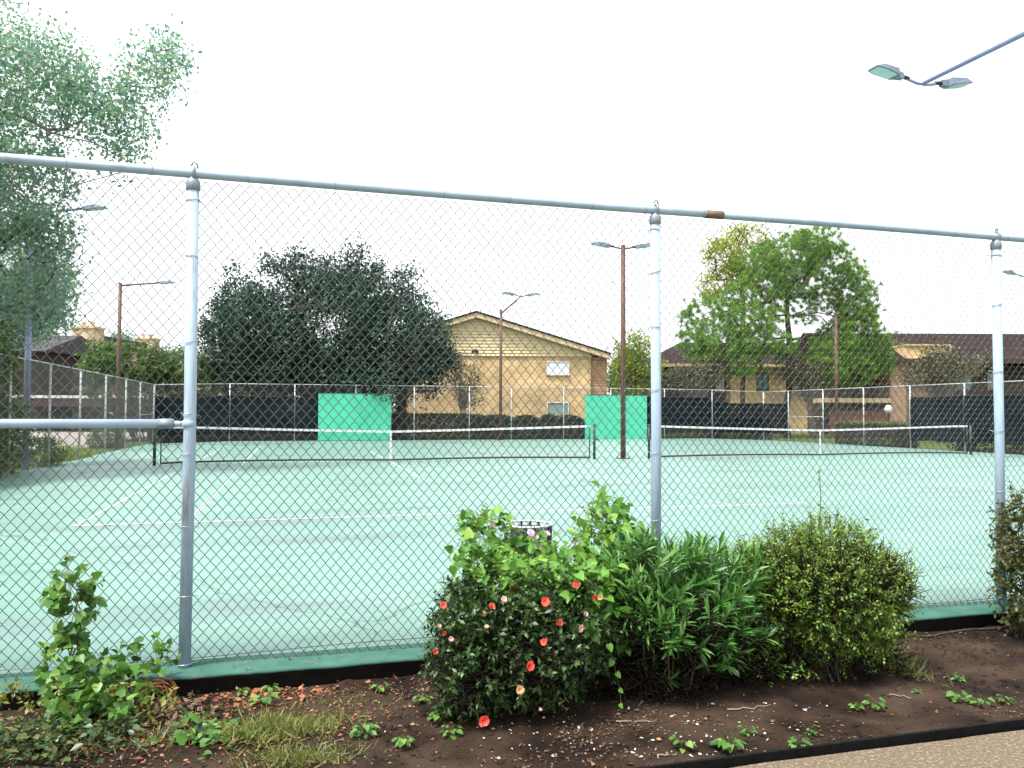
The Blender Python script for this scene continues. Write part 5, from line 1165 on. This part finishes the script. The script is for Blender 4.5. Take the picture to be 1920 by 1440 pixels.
def pebbles():
    rg = np.random.default_rng(147); n = 3200; x, y = clumpy(-5.5, 4.5, -20.2, -18.5, 4, 3.3)(rg, n)
    V = np.array([(1, 0, 0), (-1, 0, 0), (0, 1, 0), (0, -1, 0), (0, 0, .7), (0, 0, -.7)]); Fc = np.array([(0, 2, 4), (2, 1, 4), (1, 3, 4), (3, 0, 4), (2, 0, 5), (1, 2, 5), (3, 1, 5), (0, 3, 5)])
    P = np.stack([x, y, zdirt(x, y)+.002], -1); tag(obj('soil_crumbs', leaf_mesh('soil_crumbs', P, frames(rdir(n, rg), rdir(n, rg)), .004+.016*rg.random(n)**3, (V, Fc), 'dirt')), 'small clods and pebbles on the soil', 'soil', kind='stuff')
pebbles()
for i, (x0, y0, x1, y1, lb) in enumerate([(1365, 1337, 1448, 1331, 'pale twig lying under the oleander'), (1160, 1350, 1232, 1353, 'thin twig below the hanging vine strand'), (1668, 1306, 1712, 1316, 'reddish stick on the bare soil'), (590, 1420, 640, 1388, 'bent twig by the grass tuft'), (560, 1418, 660, 1412, 'thin root crossing the soil by the grass'), (1230, 1436, 1268, 1425, 'wire loop by the edging')]):
    a, b = atz(x0, y0, -.07), atz(x1, y1, -.07); n_ = 6; rg = np.random.default_rng(150+i)
    pts = [a+(b-a)*k/n_+rg.normal(size=3)*.01 for k in range(n_+1)]; pts = [(p[0], p[1], bed_z(p[0], p[1])+.008) for p in pts]
    o = MB().tube(pts, np.linspace(.005, .002, n_+1), 5).build('twig', 'bark_grey'); tag(o, lb, 'twig')
# root edge / strip of old board along the kerb at the right
mb = MB().tube([(x, -18.56+.006*math.sin(x*3), bed_z(x, -18.56)+.012) for x in np.linspace(1.0, 3.6, 40)], .007, 6); tag(mb.build('surface_root', 'bark'), 'thin dark root running along the foot of the kerb', 'root')
# little weeds
WEED = {}
def weed(px, py, s, label, group, seed, mat='weed'):
    rg = np.random.default_rng(seed); c = atz(px, py, -.06); x, y = c[0], float(np.clip(c[1], -20.15, -18.55)); z = bed_z(x, y)
    t = wthing('weed', label, 'weed', (x, y, z), group); n = 12+int(rg.random()*10); me = bpy.data.meshes.get('small_weed_leaf_'+mat) or np_mesh('small_weed_leaf_'+mat, T_HEART[0], T_HEART[1], mat)
    for k in range(n):
        a = 6.283*k/n+rg.normal()*.3; r = s*(.25+.55*rg.random()); h_ = s*(.25+.6*rg.random()); q = np.array((x+r*math.cos(a), y+r*math.sin(a), z+h_))
        MB().tube([(x, y, z-.01), (x+r*.4*math.cos(a), y+r*.4*math.sin(a), z+h_*.8), q], .0014, 3, False).build('stalk', 'twig_green', t)
        o = obj('leaf', me, t); m = Matrix(frames(np.array([(math.cos(a), math.sin(a), -.25)]), np.array([(rg.normal()*.3, rg.normal()*.3-.2, 1.)]))[0].tolist()).to_4x4(); m.translation = Vector(q.tolist()); o.matrix_basis = m @ Matrix.Scale(float(s*(.28+.38*rg.random())), 4)
WEEDS = [
    (1279, 1408, .060, 'small weed by the edging nearest the hanging vine strand'), (1369, 1412, .080, 'largest bright weed beside the edging below the oleander'),
    (1496, 1412, .058, 'flat weed touching the edging below the small leaved shrub'), (1402, 1380, .042, 'single leafed seedling just behind the largest weed at the edging'), (1523, 1386, .036, 'tiny pale seedling under the small leaved shrub, clear of the edging'),
    (1797, 1278, .045, 'weed in the middle of the open brown soil, highest up towards the kerb'), (1793, 1316, .060, 'full weed on the open soil with a bare patch behind it'), (1838, 1328, .060, 'weed with an orange leaf beside it on the open soil'),
    (1882, 1324, .045, 'small weed on the open soil below the olive shrub'), (1720, 1300, .028, 'tiny two leaved seedling between the reddish stick and the open soil weeds'),
    (1609, 1330, .042, 'weed seedling in the dark below the middle of the small leaved shrub'), (1644, 1326, .065, 'bright weed at the outer foot of the small leaved shrub'),
    (495, 1308, .080, 'bushy pale weed between the grass tuft and the orange leaf drift'), (510, 1276, .052, 'pale weed leaning on the black kerb face behind the bushy one'), (457, 1282, .042, 'thin weed at the kerb next to the fence post'),
    (711, 1288, .052, 'low weed midway along the kerb between grass and rose bush'), (793, 1310, .052, 'low weed at the kerb touching the rose bush'),
    (682, 1378, .072, 'leafy weed with white chips beside it past the grass tuft'), (756, 1394, .052, 'lone small weed on bare soil between grass tuft and rose bush'), (822, 1350, .070, 'weed sprawling from under the rose bush'), (845, 1372, .052, 'small weed in front of the red bloom at the rose bush foot'),
    (380, 1392, .062, 'broad leaved weed at the edge of the grass tuft'), (350, 1388, .058, 'broad leaved weed between creeping weeds and grass tuft')]
for i, (px, py, sz, lb) in enumerate(WEEDS): weed(px, py, sz, lb, 'little weeds on the soil bed', 200+i)

# ================================================================== SMALL THINGS BY THE FENCE
def bin_():
    c = aty(990, 985, -17.55); x, y = c[0], -17.55; top = .665; R_ = .178
    t = wthing('wire_basket', 'dark litter basket with white rim and slats behind the fence', 'litter bin', (x, y, 0))
    for k in range(16):
        a = 6.283*k/16; ca, sa = math.cos(a), math.sin(a)
        MB().tube([(x+.14*ca, y+.14*sa, .01), (x+.165*ca, y+.165*sa, .35), (x+R_*ca, y+R_*sa, top)], .009, 4).build('slat', 'white' if k % 4 == 1 else 'black', t)
    MB().ring((x, y, top), R_, .008, (0, 0, 1), 28, 6).build('rim', 'white', t, True); MB().ring((x, y, top-.07), R_-.003, .008, (0, 0, 1), 28, 6).build('hoop', 'black', t, True); MB().ring((x, y, .3), .163, .008, (0, 0, 1), 28, 6).build('hoop', 'black', t, True)
    MB().lathe([(.13, .012), (.15, .30), (.166, top-.03)], (x, y, 0), 20).build('liner', 'black', t, True)
bin_()
def stray_leaf(px, py, Y, s, mat, label, seed, name='dry_leaf'):
    rg = np.random.default_rng(seed); p = aty(px, py, Y); V, Fc = T_OVAL; mb = MB(); R_ = frames(rdir(1, rg), rdir(1, rg)+np.array([(0, -1.2, .4)]))[0]; W = (V*s)@R_.T
    k = len(W); nrm = R_[:, 2]*.0015; mb.add(list(W)+list(W+nrm), [tuple(f) for f in Fc]+[tuple(int(i)+k for i in f[::-1]) for f in Fc]); o = mb.build(name, mat, loc=tuple(p)); tag(o, label, 'leaf')
stray_leaf(542, 1232, FY-.02, .045, 'bark', 'dark curled leaf caught at the bottom of the chain link', 301)
stray_leaf(640, 1226, FY-.03, .05, 'litter_orange', 'orange leaf caught at the bottom of the chain link', 302)
stray_leaf(1150, 527, FY+.06, .022, 'bark', 'tiny dark scrap caught high in the chain link', 303)
for i, (px, py) in enumerate([(193, 917), (253, 970), (218, 975), (205, 984), (92, 1010), (30, 918)]):
    c = atz(px, py, .012); rg = np.random.default_rng(310+i); V, Fc = T_OVAL; W = (V*.07)@frames(unit(rg.normal(size=(1, 3))*np.array((1, 1, .1))), np.array([(0.2, .1, 1.)]))[0].T
    o = MB().add(list(W)+list(W+np.array((0, 0, .002))), [tuple(f) for f in Fc]+[tuple(int(k)+5 for k in f[::-1]) for f in Fc]).build('fallen_leaf', 'weed_yellow', loc=tuple(c)); tag(o, 'yellow leaf fallen on the court by the doubles line corner', 'leaf', 'yellow leaves on the court')
